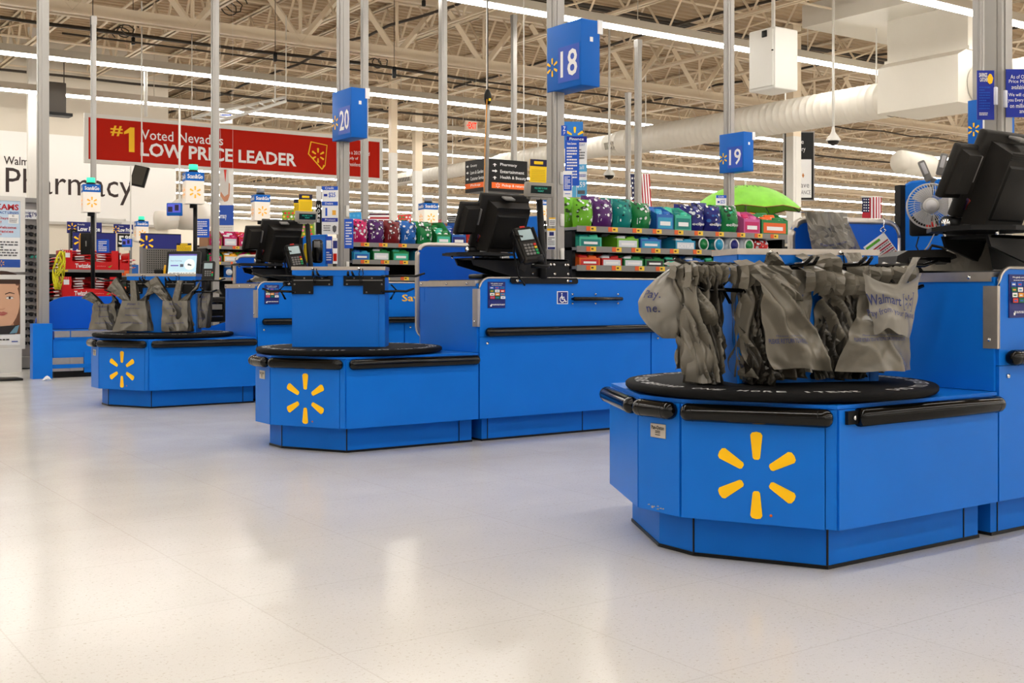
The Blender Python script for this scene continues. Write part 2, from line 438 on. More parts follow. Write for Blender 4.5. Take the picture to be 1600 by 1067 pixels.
# white hanger pole of the banner, ladder-like white rack
def hanger(p, z1, r, label, name='hanger_pipe', cat='pipe'):
    m = MB(); m.cyl((0, 0, 0), (0, 0, z1-p.z), r, n=8); o = m.build(name, WPAINT, loc=p); tag(o, label, cat); return o
hanger(onY(227.5, 182, 21.0), 4.9, .035, 'white vertical pipe holding the red banner from the light row')
m = MB(); D0 = 20.0
A, B = at(300, 184, D0), at(445, 152, D0*1.05); A2, B2 = at(345, 189, D0), at(447, 158, D0*1.0)
m.tube([A, B], .03, 6); m.tube([A2, B2], .03, 6)
for t in [i/7 for i in range(8)]: m.tube([A.lerp(B, t), A2.lerp(B2, t)], .014, 5)
m.tube([at(430, 160, D0), at(430, 100, D0)], .012, 5); m.tube([at(340, 180, D0), at(340, 120, D0)], .012, 5)
m.tube([A, A+Vector((0, 0, 5.7-A.z))], .008, 5); m.tube([B2, B2+Vector((0, 0, 5.7-B2.z))], .008, 5)
o = m.build('hanging_rack', WPAINT); tag(o, 'white ladder-like rail rack hanging above the red banner', 'rack')
# ------------------------------------------------------------------ air duct
XD, ZDU = 17.0, 4.25
t = thing('air_duct', 'long round cream air duct crossing the hall under the roof', 'duct', (XD, 0, ZDU))
def duct_seg(y0, y1, r0, r1, nm='duct_pipe'):
    m = MB(); n = max(2, int(abs(y1-y0)/.16)); pr_ = []
    for i in range(n):
        a = i/n; rr = r0+(r1-r0)*a; yy = y0+(y1-y0)*a
        pr_ += [(rr, yy), (rr, yy+(y1-y0)/n*.86), (rr+.006, yy+(y1-y0)/n*.93)]
    pr_.append((r1, y1))
    m.lathe(pr_, 28, 0, Matrix(((1, 0, 0, 0), (0, 0, 1, 0), (0, -1, 0, 0), (0, 0, 0, 1)))); return m.build(nm, DUCT, t)
duct_seg(12.6, 16.2, .315, .315); duct_seg(16.2, 19.6, .29, .29); duct_seg(19.6, 20.1, .29, .235, 'duct_reducer'); duct_seg(20.1, 24.4, .235, .235)
duct_seg(24.4, 24.8, .235, .185, 'duct_reducer'); duct_seg(24.8, 30.1, .185, .185)
m = MB(); m.lathe([(.001, 0), (.13, .03), (.185, .12)], 24, 0, Matrix.Translation((0, 30.2, 0)) @ Matrix.Rotation(R(90), 4, 'X')); m.build('end_cap', DUCT, t)
duct_seg(10.9, 2.0, .315, .315)
def grille(Y, r, h, wid):
    m = MB(); m.box((-r*.86, Y, -.06), (.10, wid, h), 0, ry=R(-15)); m.box((-r*.86-.05, Y, -.06), (.02, wid*.9, h*.75), 1, ry=R(-15))
    for i in range(9): m.box((-r*.86-.065, Y-wid*.42+wid*.84*i/8, -.06), (.012, .012, h*.75), 0, ry=R(-15))
    m.build('duct_grille', [DUCT, paint(60, 55, 48)], t)
grille(onX(990, 225, XD).y, .235, .2, 1.0); grille(onX(966, 226, XD).y, .235, .2, .4); grille(onX(640, 283, XD).y, .185, .16, .9)
for yy in (12.9, 15.0, 19.0, 23.0, 27):
    m = MB(); m.cyl((0, yy, .2), (0, yy, 1.6), .014, n=6); m.build('hanger_rod', WPAINT, t)
# plenum box with a sloped shoulder
ya, yb = onX(1497, 150, 16.45).y, onX(1371, 150, 16.45).y
t2 = thing('duct_plenum', 'large square cream duct box dropping from the roof onto the round duct', 'duct', (0, 0, 0))
m = MB(); M_ = Matrix(((1, 0, 0, 0), (0, 0, 1, 0), (0, 1, 0, 0), (0, 0, 0, 1)))
zc = onX(1503, 158, 16.45).z; zs = onX(1497, 84, 16.45).z; zk = onX(1503, 70, 16.45).z
m.prism([(16.45, zc), (17.62, zc), (17.62, zs), (17.55, zk), (17.55, 6.5), (16.72, 6.5), (16.72, zk), (16.45, zs)], ya, yb, 0, M_)
m.build('plenum_body', DUCT, t2)
m = MB(); m.lim((16.69, ya-.04, zk-.03), (17.58, yb+.04, zk+.03)); m.build('seam_flange', DUCT, t2)
m = MB(); a, b = at(1322, 2, 21.0), at(1450, 32, 19.5); m.lim((a.x-1.2, a.y-2.2, 5.55), (a.x+1.6, a.y, 5.95)); o = m.build('roof_duct', DUCT); tag(o, 'flat cream duct tucked between the joists above the plenum box', 'duct')
# hung white cabinet with a black knock-out
c = at(1211, 137, 17.0); wY = onX(1170, 137, c.x).y-c.y; wX = onY(1247, 137, c.y).x-c.x
t = thing('hanging_cabinet', 'white metal equipment cabinet hanging from the roof steel', 'cabinet', c)
m = MB(); m.rbox((wX/2, wY/2, .46), (wX, wY, .92), .02); m.build('cabinet_body', WPAINT, t)
m = MB(); m.rbox((-.012, wY/2, .46), (.02, wY*.9, .84), .008); m.build('cabinet_door', WPAINT, t)
m = MB(); m.rbox((-.03, wY*.35, .83), (.02, .1, .1), .02); m.rbox((-.035, wY*.04, .56), (.02, .03, .02), .005); m.build('latch', BLK, t)
m = MB(); m.cyl((wX/2, wY/2, .92), (wX/2, wY/2, 6.4-c.z), .03, n=6); m.build('hanger_rod', WPAINT, t)
# dome cameras on white drop pipes
for px, yt, yb, d, lb in ((1302, 150, 226, 19, 'white dome camera on a drop pipe right of the green umbrella'), (952, 240, 279, 23, 'white dome camera on a drop pipe above the hanging flag')):
    p = at(px, yb, d); t = thing('dome_camera', lb, 'camera', p)
    m = MB(); m.cyl((0, 0, .16), (0, 0, 6.3-p.z), .022, n=8); m.build('drop_pipe', WPAINT, t)
    m = MB(); m.lathe([(.02, .3), (.035, .2), (.11, .1), (.12, .06)], 20); m.build('camera_housing', WPAINT, t)
    m = MB(); m.lathe([(.095, .06), (.08, .015), (.04, -.01), (.001, -.02)], 20); m.build('camera_dome', BLKG, t)
# store columns
for px, d, wd, top, lb in ((51, 24.0, .20, 0, 'white steel column standing behind the sunglasses display'), (614, 27.0, .17, 0, 'white steel column behind the gum rack below the duct end'),
                       (652, 31.0, .22, 0, 'white steel column behind the small lit lane lantern'), (1240, 24.2, .245, 0, 'thick white steel column wearing the black jewelry sign')):
    p = at(px, 458, d); m = MB(); zt_ = 6.4 if px < 100 else 4.15; m.lim((-wd/2, -wd*.4, 0), (wd/2, wd*.4, zt_)); m.lim((-wd*.2, -wd*.42, 0), (wd*.2, -wd*.4, zt_)); m.lim((-wd/2, -wd*.4, zt_), (wd/2, wd*.4, 6.5), 1)
    o = m.build('support_column', [WPAINT, STRUT], loc=(p.x, p.y, 0)); tag(o, lb, 'column'); o['kind'] = 'structure'
# ------------------------------------------------------------------ checkout islands (local origin of each lane, +X along the lane, customers on the -Y side)
OFF = [(0.0, 0.0), (-.03, 3.17), (-.13, 6.12)]
WHO = ['the fan lane', 'lane 18', 'lane 20']
def inset(poly, d):
    n = len(poly); out = []
    for i in range(n):
        p0, p1, p2 = Vector(poly[i-1]), Vector(poly[i]), Vector(poly[(i+1) % n])
        a = (p1-p0).normalized(); b = (p2-p1).normalized()
        na = Vector((-a.y, a.x)); nb = Vector((-b.y, b.x)); q = (na+nb).normalized()
        out.append(tuple(p1+q*(d/max(.3, q.dot(na)))))
    return out
def capsule(m, p0, p1, r, mi=0, caps=(True, True)):
    p0, p1 = Vector(p0), Vector(p1); d = (p1-p0).normalized(); pts = []; rr = []
    if caps[0]:
        for a in (0, 25, 50, 72): pts.append(p0+d*r*(1-math.cos(R(a)))*1.0); rr.append(max(.002, r*math.sin(R(a+8))))
    pts.append(p0+d*r if caps[0] else p0); rr.append(r)
    pts.append(p1-d*r if caps[1] else p1); rr.append(r)
    if caps[1]:
        for a in (72, 50, 25, 0): pts.append(p1-d*r*(1-math.cos(R(a)))); rr.append(max(.002, r*math.sin(R(a+8))))
    m.tube(pts, rr, 14, mi)
    if caps[0]: m.tube([p0+d*r*1.4, p0+d*r*1.5], r*1.02, 14, mi)
    if caps[1]: m.tube([p1-d*r*1.4, p1-d*r*1.5], r*1.02, 14, mi)
BODY = [(2.78, 2.25), (3.615, 2.25), (3.615, 3.30), (2.78, 3.30), (2.545, 2.875), (2.545, 2.675)]
ZB, ZT = .137, .512
def stand(i):
    t = thing('bagging_stand', 'low blue bagging stand with yellow spark logo at '+WHO[i], 'counter', (OFF[i][0], OFF[i][1], 0), 0, 'bagging stands')
    m = MB(); m.prism(inset(BODY, .004), ZB, ZT-.012); m.build('body', BLUE, t)
    m = MB(); m.prism(BODY, ZT-.011, ZT); m.build('top_board', BLUE, t)
    m = MB(); tp = inset(BODY, .072); tp[1] = (3.615, tp[1][1]); tp[2] = (3.615, tp[2][1]); m.prism(tp, .012, ZB, 0)
    m.prism(inset(tp, -.004), 0.001, .012, 1); m.prism(inset(tp, .001), ZB-.002, ZB, 0)
    for c in tp[:1]+tp[5:]: m.box((c[0], c[1], .07), (.005, .005, .115), 1)
    m.box((3.53, tp[0][1]-.001, .07), (.004, .004, .125), 1)
    m.build('toe_kick', [BLUE_D, BLK], t)
    n = len(BODY)
    for k in (5, 0, 4, 3):          # spark face, customer side, end face, inner chamfer
        a = Vector(BODY[k]); b = Vector(BODY[(k+1) % n]); d = (b-a).normalized(); nrm = Vector((d.y, -d.x)); L = (b-a).length
        ang = math.atan2(d.y, d.x)
        fr = Matrix.Translation((a.x, a.y, 0)) @ Matrix.Rotation(ang, 4, 'Z')
        m = MB(); m.M = fr
        e = .036 if k == 5 else .004
        m.lim((.002, -.006, ZB), (L-e, .003, ZT-.014), 0)
        if e > .01: m.lim((L-e+.003, -.004, ZB+.001), (L-.001, .003, ZT-.014), 0)
        m.build('side_panel', BLUE, t)
        m = MB(); m.M = fr; zc = .474; r = .0285
        if k == 0 and i == 0:
            capsule(m, (.075, -.022, zc), (L-.008, -.022, zc), r, 0, (False, True))
            m.build('bumper', BLKG, t, 'black bumper rail with its left end cap broken off')
            q = MB(); q.M = fr; q.lim((.028, -.018, zc-.02), (.09, -.004, zc+.02), 0); q.cyl((.055, -.018, zc), (.055, -.026, zc), .007, n=8, mi=1); q.build('bumper_bracket', [BLKM, CHROME], t)
        else:
            capsule(m, (.012 if k == 0 else .004, -.022, zc), (L-.008, -.022, zc), r); m.build('bumper', BLKG, t)
        if k == 5:
            q = MB(); q.M = fr; cx = L*.5 if i == 0 else L*.48
            q.spark(cx, .287, .135, 0, -.0085); q.cyl((cx+.045, -.0066, .166), (cx+.045, -.0075, .166), .0045, n=10, mi=1)
            q.build('spark_logo', [YEL, paint(200, 90, 30)], t, 'yellow six-petal logo')
        if k == 4:
            q = MB(); q.M = fr
            q.rbox((L*.50, -.008, .402), (.072, .004, .046), .004, 0); q.text('Pan-Oston', L*.50-.03, .406, L*.50+.03, .419, 1, .02, -.0105)
            for z in (.400, .395, .388): q.rect(L*.5-.012, z, L*.5+.012, z+.0025, 1, -.0105)
            q.build('maker_plate', [STEEL, BLK], t, 'small silver maker plate')
    if i == 0:    # chipped edge and scuffs
        m = MB(); rg = random.Random(3)
        for q in range(9):
            y = 2.83-rg.uniform(0, .07); z = .148+rg.uniform(-.004, .008); m.raw([(2.5385, y, z), (2.5385, y-.012, z), (2.5385, y-.010, z+.004)], [(0, 1, 2)], 0)
        m.build('edge_chip', paint(190, 165, 130), t)
    return t
def carousel(i, cx, cy, ang, ox):
    """round turntable with the blue post; the post front faces the picture; ang is the world angle of its front edge, ox its shift along that edge"""
    t = thing('bag_carousel', ['round black bag turntable carrying bulky grey bag bundles in '+WHO[0], 'empty round black bag turntable with bare bag arms at '+WHO[1],
                              'round black bag turntable hung with four grey bag packs at '+WHO[2]][i], 'carousel', (OFF[i][0]+cx, OFF[i][1]+cy, ZT), ang, 'bag carousels')
    m = MB(); m.lathe([(.001, .004), (.50, .004), (.52, .008), (.527, .016), (.527, .028), (.520, .034), (.30, .0345), (.001, .0345)], 72)
    WORN = mat('worn_white_print', (.5, .5, .5), .6, var=.6, vscale=60)
    txt = "DID YOU LEAVE BEHIND ONE MORE ITEM?   "
    for q in range(2):
        for k, ch in enumerate(txt):
            if ch == ' ': continue
            a = R(-32 + q*180) + R(180)*(k-26.5)/len(txt)
            c, s_ = math.cos(a-R(90)+R(0)), math.sin(a-R(90))
            M = Matrix.Translation((.475*c, .475*s_, .0352)) @ Matrix.Rotation(a, 4, 'Z') @ Matrix.Rotation(R(-90), 4, 'X')
            wd = .010 if ch in "I'!" else .030
            m.text(ch, -wd/2, -.020, wd/2, .024, 1, .02, 0, None, M)
    m.build('turntable', [mat('turntable_black', (.006, .006, .0065), .7, spec=.08), WORN], t)
    hw, zt = .262, 1.0-ZT
    fr = Matrix.Translation((ox, 0, 0))
    m = MB(); m.M = fr; m.lim((-hw, -.10, .0345), (hw, .10, zt-.018)); m.lim((-hw+.004, -.104, .036), (hw-.036, -.10, zt-.06)); m.lim((hw-.033, -.104, .036), (hw, -.10, zt-.06))
    m.build('post', BLUE, t)
    m = MB(); m.M = fr; m.lim((-hw-.003, -.108, zt-.020), (hw+.003, .108, zt), 0)
    for x in (-.145, .115): m.cyl((x, -.106, zt-.012), (x, -.112, zt-.012), .007, n=10, mi=1)
    m.build('top_trim', [STEEL, CHROME], t)
    m = MB(); m.M = fr; m.lim((-hw+.002, -.105, zt-.052), (hw-.002, -.1, zt-.020)); m.build('cap_board', BLUE, t)
    for sg in (-1, 1):
        m = MB(); m.M = fr
        P = [(sg*hw, zt-.052), (sg*.03, zt-.052), (sg*.03, zt-.108), (sg*.14, zt-.108), (sg*.14, zt-.155), (sg*hw, zt-.155)]
        m.plate(P, -.115, -.102)
        for x, z in ((sg*.05, zt-.10), (sg*.245, zt-.10), (sg*.09, zt-.066), (sg*.19, zt-.066), (sg*.16, zt-.145), (sg*.245, zt-.145)): m.cyl((x, -.115, z), (x, -.119, z), .005, n=8, mi=1)
        m.cyl((sg*.045, -.118, zt-.078), (sg*.25, -.118, zt-.078), .0035, n=6, mi=1)
        m.build('hook_plate', [BLKM, MGREY], t)
        for nm_, z, L, y0 in (('bag_arm', zt-.056, .215, -.09), ('bag_arm', zt-.142, .155, -.10)):
            m = MB(); m.M = fr; x0 = sg*(hw-.02)
            for dy in (0, -.03):
                m.tube([(x0, y0+dy, z), (x0+sg*L*.6, y0+dy*.8, z+(.004 if nm_ else 0)), (x0+sg*L*.9, y0+dy*.5, z+.002), (x0+sg*(L+.03), y0+dy*.25-.01, z+.018)], [.0075, .0075, .0075, .006], 6)
            m.build(nm_, BLKG, t)
        # arm pointing at the viewer
        m = MB(); m.M = fr
        for dx in (0, .03*sg): m.tube([(sg*.06+dx, -.10, zt-.058), (sg*.075+dx, -.22, zt-.056), (sg*.08+dx, -.29, zt-.054), (sg*.085+dx*.7, -.325, zt-.034)], [.0075, .0075, .0075, .006], 6)
        m.build('bag_arm', BLKG, t)
        # wire clip and spreader
        m = MB(); m.M = fr; x = sg*.13
        m.tube([(x-.007, -.112, zt-.012), (x-.012, -.125, zt-.04), (x-.006, -.13, zt-.07), (x-.004, -.13, zt-.092), (x+.004, -.13, zt-.095), (x+.006, -.13, zt-.07), (x+.012, -.125, zt-.04), (x+.007, -.112, zt-.012)], .0028, 5)
        m.build('wire_clip', BLKG, t)
        m = MB(); m.M = fr; x = sg*(hw+.05)
        m.tube([(x-sg*.016, -.12, zt-.102), (x+sg*.012, -.12, zt-.13), (x-sg*.02, -.12, zt-.185)], .0035, 5); m.tube([(x-sg*.012, -.12, zt-.102), (x+sg*.016, -.12, zt-.13), (x-sg*.014, -.12, zt-.185)], .0035, 5)
        m.build('wire_spreader', BLKG, t)
    return t
def face_text_bits(m, x0, z0, x1, z1): pass
def counter(i):
    """the register counter behind the bagging stand"""
    t = thing('checkout_counter', 'long blue checkout counter with black bumper, '+WHO[i], 'counter', (OFF[i][0], OFF[i][1], 0), 0, 'checkout counters')
    xa, xb, ya, yb, zt = 3.62, 7.35, 2.245, 2.886, .935
    m = MB(); m.lim((xa+.004, ya+.012, ZB), (xb, yb, zt-.03)); m.build('body', BLUE, t)
    m = MB(); m.lim((xa+.06, ya+.07, .012), (xb, yb-.05, ZB)); m.lim((xa+.06, ya+.066, 0.001), (xb, yb-.046, .012), 1)
    for x in (3.72, 4.42, 5.3, 6.2): m.box((x, ya+.069, .07), (.004, .004, .125), 1)
    m.build('toe_kick', [BLUE_D, BLK], t)
    # lower customer panels, upper apron with rounded corner
    for x0, x1 in ((xa+.001, 4.915), (4.925, 6.15), (6.16, xb)):
        m = MB(); m.lim((x0, ya, ZB), (x1, ya+.012, .60), 0); m.cyl((x0+.05, ya, .565), (x0+.05, ya-.006, .565), .008, n=10, mi=1); m.build('lower_panel', [BLUE, CHROME], t)
    m = MB(); arc = [(xa+.07-.07*math.sin(R(a)), zt-.07+.07*math.cos(R(a))) for a in (90, 70, 50, 30, 10, 0)]
    m.plate([(xa, .602)]+arc+[(xb, zt), (xb, .602)], ya, ya+.012); m.build('apron_panel', BLUE, t)
    m = MB(); pts = [(xa-.004, ya+.001, .66)]+[(p[0]-.003, ya+.001, p[1]+.003) for p in arc]+[(xb, ya+.001, zt+.003)]
    m.tube(pts, .0065, 6); m.build('edge_trim', STEEL, t)
    m = MB(); capsule(m, (xa+.03, ya-.022, .628), (xb, ya-.022, .628), .0275); m.build('bumper', BLKG, t)
    # end panel above the bagging well
    m = MB(); m.lim((xa-.012, ya+.012, ZT+.002), (xa, yb, zt-.03)); m.lim((xa-.014, yb-.055, .80), (xa-.012, yb-.05, .88), 0); m.build('end_panel', BLUE, t)
    m = MB(); m.lim((xa-.018, ya+.02, zt-.045), (xa+.05, yb, zt-.012), 0)
    for y in (ya+.10, yb-.32, yb-.03): m.cyl((xa-.018, y, zt-.03), (xa-.024, y, zt-.03), .007, n=10, mi=1)
    m.build('end_trim', [STEEL, CHROME], t)
    m = MB(); m.lim((xa-.016, ya-.004, .66), (xa+.0, ya+.050, zt-.06), 0); m.cyl((xa-.016, ya+.024, .69), (xa-.022, ya+.024, .69), .006, n=10, mi=1)
    m.build('corner_trim', [STEEL, CHROME], t)
    m = MB(); m.lim((xa+.05, ya+.012, zt-.03), (xb, yb, zt-.006)); m.build('counter_top', mat('counter_top', (.08, .08, .08), .4), t)
    # payment notice
    x0, x1 = xa+.055, xa+.175; z0, z1 = .765, .915
    m = MB(); m.M = Matrix.Translation((x0, ya, z0)); m.lim((0, -.004, 0), (x1-x0, 0, z1-z0), 0); W, H = x1-x0, z1-z0
    cols = [[2, 2, 2], [3, 1, 4], [1, 5, 6], [4, 3, 1]]
    its = [('t', 'We gladly accept', .14, .905, .86, .955, 1, .02), ('l', .2, .85, .8, .88, 1, 1)]
    for r_ in range(4):
        for c in range(3): its.append(('r', .07+c*.30, .725-r_*.125, .33+c*.30, .825-r_*.125, cols[r_][c])); its.append(('r', .12+c*.30, .755-r_*.125, .27+c*.30, .785-r_*.125, cols[(r_+1) % 4][(c+1) % 3]))
    its += [('l', .1, .10, .9, .16, 2, 1), ('r', .06, .06, .14, .12, 1)]
    prints(m, W, H, its, -.0055)
    m.build('payment_notice', [NAVY, WHITE, paint(30, 90, 190), paint(20, 110, 60), paint(210, 60, 30), paint(230, 150, 40), paint(60, 130, 180)], t, 'navy payment notice with rows of card marks')
    if i == 1:
        p0, p1 = onY(870, 475, ya+3.17), onY(887, 455, ya+3.17); ox, oy = OFF[1]
        m = MB(); m.M = Matrix.Translation((p0.x-ox, ya, p0.z)); W = p1.x-p0.x; H = p1.z-p0.z; m.lim((0, -.003, 0), (W, 0, H), 1); m.rect(.06*W, .06*H, .94*W, .94*H, 0, -.004)
        y = -.0048; m.cyl((.42*W, y+.0005, .80*H), (.42*W, y, .80*H), .065*H, n=14, mi=1)
        m.raw([(a*W, y, b*H) for a, b in ((.38, .70), (.46, .70), (.48, .56), (.66, .56), (.66, .49), (.48, .49), (.49, .42), (.68, .42), (.78, .22), (.86, .25), (.88, .18), (.74, .13), (.62, .35), (.40, .35))][::-1], [tuple(range(14))[::-1]], 1)
        ring = [(.46+.25*math.cos(R(a)), .36+.25*math.sin(R(a))) for a in range(110, 340, 12)]; r2 = [(.46+.18*math.cos(R(a)), .36+.18*math.sin(R(a))) for a in range(110, 340, 12)]
        for k in range(len(ring)-1): m.raw([(q[0]*W, y-.0003, q[1]*H) for q in (ring[k], ring[k+1], r2[k+1], r2[k])], [(0, 1, 2, 3)], 1)
        m.build('access_sign', [paint(20, 40, 130), WHITE], t, 'blue and white wheelchair access sticker')
        a, b = onY(892, 467, ya+3.17), onY(967, 467, ya+3.17)
        m = MB(); xa_, xb_ = a.x-ox, b.x-ox; m.tube([(xa_, ya-.03, a.z), (xb_, ya-.03, a.z)], .012, 8)
        for x in (xa_+.01, (xa_+xb_)/2, xb_-.01): m.cyl((x, ya, a.z), (x, ya-.03, a.z), .008, n=8); m.cyl((x, ya, a.z+.028), (x, ya-.006, a.z+.028), .006, n=8, mi=1); m.cyl((x, ya, a.z-.028), (x, ya-.006, a.z-.028), .006, n=8, mi=1)
        m.build('grip_bar', [BLKG, CHROME], t)
    if i == 2:
        m = MB(); p = onY(628, 474, ya+6.12); m.text('Save money', p.x+.13, p.z, p.x+.13+.62, p.z+.075, 0, .015, ya-.002); m.build('lettering', mat('amber_print', (.9, .5, .02), .5), t, 'amber slogan lettering')
    return t
def cashier_box(i):
    """short rounded gate behind the cashier and the tall divider panel beside it"""
    ox, oy = OFF[i]
    t = thing('cashier_gate', 'low blue partition with rounded steel edge, cashier side of '+WHO[i], 'partition', (ox+3.89, oy+3.40, 0), R(-16), 'cashier partitions')
    W, z0, z1, r = .56, .56, 1.17, .07
    out = []
    for cx, cz, a0 in ((W-r, z1-r, 0), (r, z1-r, 90), (r, z0+r, 180), (W-r, z0+r, 270)):
        out += [(cx+r*math.cos(R(a0+a)), cz+r*math.sin(R(a0+a))) for a in (0, 18, 36, 54, 72, 90)]
    m = MB(); m.plate(out, -.016, .016); m.build('panel', BLUE_P, t)
    m = MB(); m.tube([(p[0], -.004, p[1]) for p in out]+[(out[0][0], -.004, out[0][1])], .017, 8); m.build('edge_trim', STEEL, t)
    m = MB(); m.lim((.02, -.014, .0), (.06, .014, z0+.01)); m.build('gate_post', STEEL, t)
    m = MB(); m.lim((W+.0, -.02, 0), (W+.035, .02, 1.34)); m.lim((W+.045, -.03, 0), (W+.075, .06, 1.33)); m.build('side_post', BLKM, t)
    t2 = thing('divider_panel', 'tall blue divider panel with rounded top behind the register of '+WHO[i], 'partition', (ox+4.46, oy+3.235, 0), R(-80), 'tall divider panels')
    W2 = .345; z1 = 1.345; out = [(0, 0), (W2, 0), (W2, z1)]+[(.05-.05*math.sin(R(a)), z1-.05+.05*math.cos(R(a))) for a in (0, 20, 40, 60, 80, 90)]
    m = MB(); m.plate(out, -.014, .014); m.build('panel', BLUE, t2)
    m = MB(); m.tube([(p[0], 0, p[1]) for p in out[2:]]+[(0, 0, .02)], .015, 6); m.build('edge_trim', BLUE_D, t2)
    return t
def register(i):
    """steel bracket with writing shelf, card terminal, monitor and customer display"""
    ox, oy = OFF[i]; w_ = WHO[i]
    # bracket + shelf
    t = thing('writing_shelf', 'black hexagonal check-writing shelf on a long steel bracket at '+w_, 'shelf', (ox+3.47, oy+2.235, .935), 0, 'writing shelves')
    m = MB(); m.plate([(.10, .115), (.78, .115), (.80, .10), (.80, .002), (.42, .002), (.12, .075)], .02, .032); m.plate([(.10, .115), (.78, .115), (.80, .10), (.80, .002), (.42, .002), (.12, .075)], .19, .202)
    m.lim((.12, .02, .105), (.80, .20, .117)); m.build('bracket', BLKM, t)
    m = MB(); m.plate([(.36, .006), (.84, .006), (.85, -.008), (.85, -.022), (.84, -.03), (.37, -.03), (.355, -.018)], -.006, .005, 0)
    for x in (.40, .77): m.cyl((x, -.006, -.012), (x, -.011, -.012), .009, n=10, mi=1); m.rbox((x+.022, -.0065, -.013), (.02, .004, .008), .003, 2)
    for x, z in ((.53, .085), (.555, .085), (.53, .03), (.66, .085), (.685, .085), (.77, .085), (.79, .085), (.69, .03), (.79, .03)): m.cyl((x, .02, z), (x, .013, z), .008, n=8, mi=1)
    m.box((.46, .018, .07), (.05, .002, .05), 3, ry=R(25)); m.build('mount_plate', [BLKM, CHROME, BLUE, DGREY], t)
    m = MB(); P = [(-.0, .02), (.12, -.07), (.33, -.07), (.36, .10), (.33, .26), (.10, .26), (.0, .17)]
    m.prism(P, .128, .142); m.prism(inset(P, .015), .142, .146); m.build('shelf_top', BLKM, t)
    m = MB()
    for x, y in ((.09, -.02), (.27, -.045), (.3, .2), (.06, .16)): m.cyl((x, y, .128), (x, y, .112), .006, n=8)
    m.build('shelf_bolt', CHROME, t)
    # card terminal (faces the customer, leaning back)
    ct = thing('card_terminal', 'black card payment terminal on a swivel stand at '+w_, 'terminal', (ox+3.875, oy+2.07, .995), R(-12), 'card terminals')
    m = MB(); m.cyl((.07, .07, .0), (.07, .07, .02), .055, n=20); m.cyl((.07, .07, .02), (.05, .055, .07), .026, n=12); m.build('stand', BLKM, ct)
    ti = Matrix.Translation((.02, .05, .02)) @ Matrix.Rotation(R(-28), 4, 'X') @ Matrix.Rotation(R(-8), 4, 'Y')
    m = MB(); m.M = ti; m.rbox((0, .0, .125), (.118, .045, .235), .016, 0); m.rbox((0, -.014, .125), (.112, .03, .225), .014, 0); m.build('reader_body', DGREY, ct)
    m = MB(); m.M = ti; m.rbox((.066, -.01, .13), (.018, .035, .2), .007); m.rbox((-.063, .004, .125), (.014, .055, .2), .007); m.build('guard_rail', BLKM, ct)
    m = MB(); m.M = ti; m.rbox((0, -.030, .178), (.098, .006, .082), .004, 1); m.rect(-.042, .145, .042, .212, 0, -.0336); m.build('screen', [LCD, BLK], ct)
    m = MB(); m.M = ti; m.rbox((.001, -.029, .08), (.09, .006, .085), .004, 3)
    for r_ in range(4):
        for c in range(4):
            k = 0 if c < 3 else (4, 5, 6, 6)[r_]
            m.rbox((-.032+c*.0215, -.034, .111-r_*.0195), (.0165, .006, .0135), .002, k)
    m.build('keypad', [MGREY, MGREY, MGREY, BLK, paint(200, 50, 40), paint(225, 190, 40), paint(20, 150, 80)], ct)
    m = MB(); m.M = ti; m.rbox((-.005, -.030, .232), (.034, .004, .012), .003); m.build('brand_tab', paint(180, 40, 35), ct)
    m = MB(); m.tube([(-.03, .09, .18), (-.07, .11, .19), (-.08, .11, .10), (-.05, .12, -.04), (.0, .13, -.10)], .006, 6); m.build('cord', BLK, ct)
    # monitor pair, backs towards the picture
    mt = thing('register_monitor', 'black register monitor pair seen from behind at '+w_, 'monitor', (ox+3.71, oy+2.48, 1.125), 0, 'register monitors')
    ti = Matrix.Rotation(R(24), 4, 'X')
    m = MB(); m.M = ti
    m.rbox((.17, .014, .165), (.35, .036, .33), .010, 0)
    def taper(x0, x1, z0, z1, ya_, yb_, q, mi=0):
        v = [(x0, yb_, z0), (x1, yb_, z0), (x1, yb_, z1), (x0, yb_, z1), (x0+q, ya_, z0+q), (x1-q, ya_, z0+q), (x1-q, ya_, z1-q), (x0+q, ya_, z1-q)]
        m.raw(v, [(4, 5, 6, 7), (0, 1, 5, 4), (1, 2, 6, 5), (2, 3, 7, 6), (3, 0, 4, 7), (3, 2, 1, 0)], mi)
    taper(.045, .325, -.02, .295, -.085, -.004, .022); taper(.075, .295, .02, .235, -.090, -.083, .012, 1)
    for k in range(4): m.lim((.07, -.087, .25+k*.008), (.30, -.084, .254+k*.008), 1)
    m.rbox((.165, -.03, .318), (.07, .05, .012), .004, 2)
    m.build('main_shell', [DGREY, BLK, MGREY], mt)
    m = MB(); m.M = ti @ Matrix.Translation((-.085, .012, .02)) @ Matrix.Rotation(R(6), 4, 'Z')
    m.rbox((.025, 0, .15), (.145, .03, .20), .008, 0); taper(-.03, .085, .065, .235, -.045, -.012, .014); m.rbox((.088, -.03, .17), (.012, .02, .1), .004, 1)
    m.build('side_display', [DGREY, MGREY], mt)
    m = MB(); m.cyl((.0, .03, -.02), (.07, .03, -.02), .028, n=14); m.cyl((-.004, .03, -.02), (.0, .03, -.02), .018, n=14, mi=1); m.build('lock_hinge', [BLKM, CHROME], mt)
    m = MB(); m.tube([(.03, -.02, .09), (.035, -.035, .06), (.03, -.02, .03)], .007, 6, 0); m.tube([(.04, -.02, .085), (.045, -.035, .06), (.038, -.02, .03)], .005, 6, 1); m.build('cables', [paint(60, 40, 70), paint(150, 50, 30)], mt)
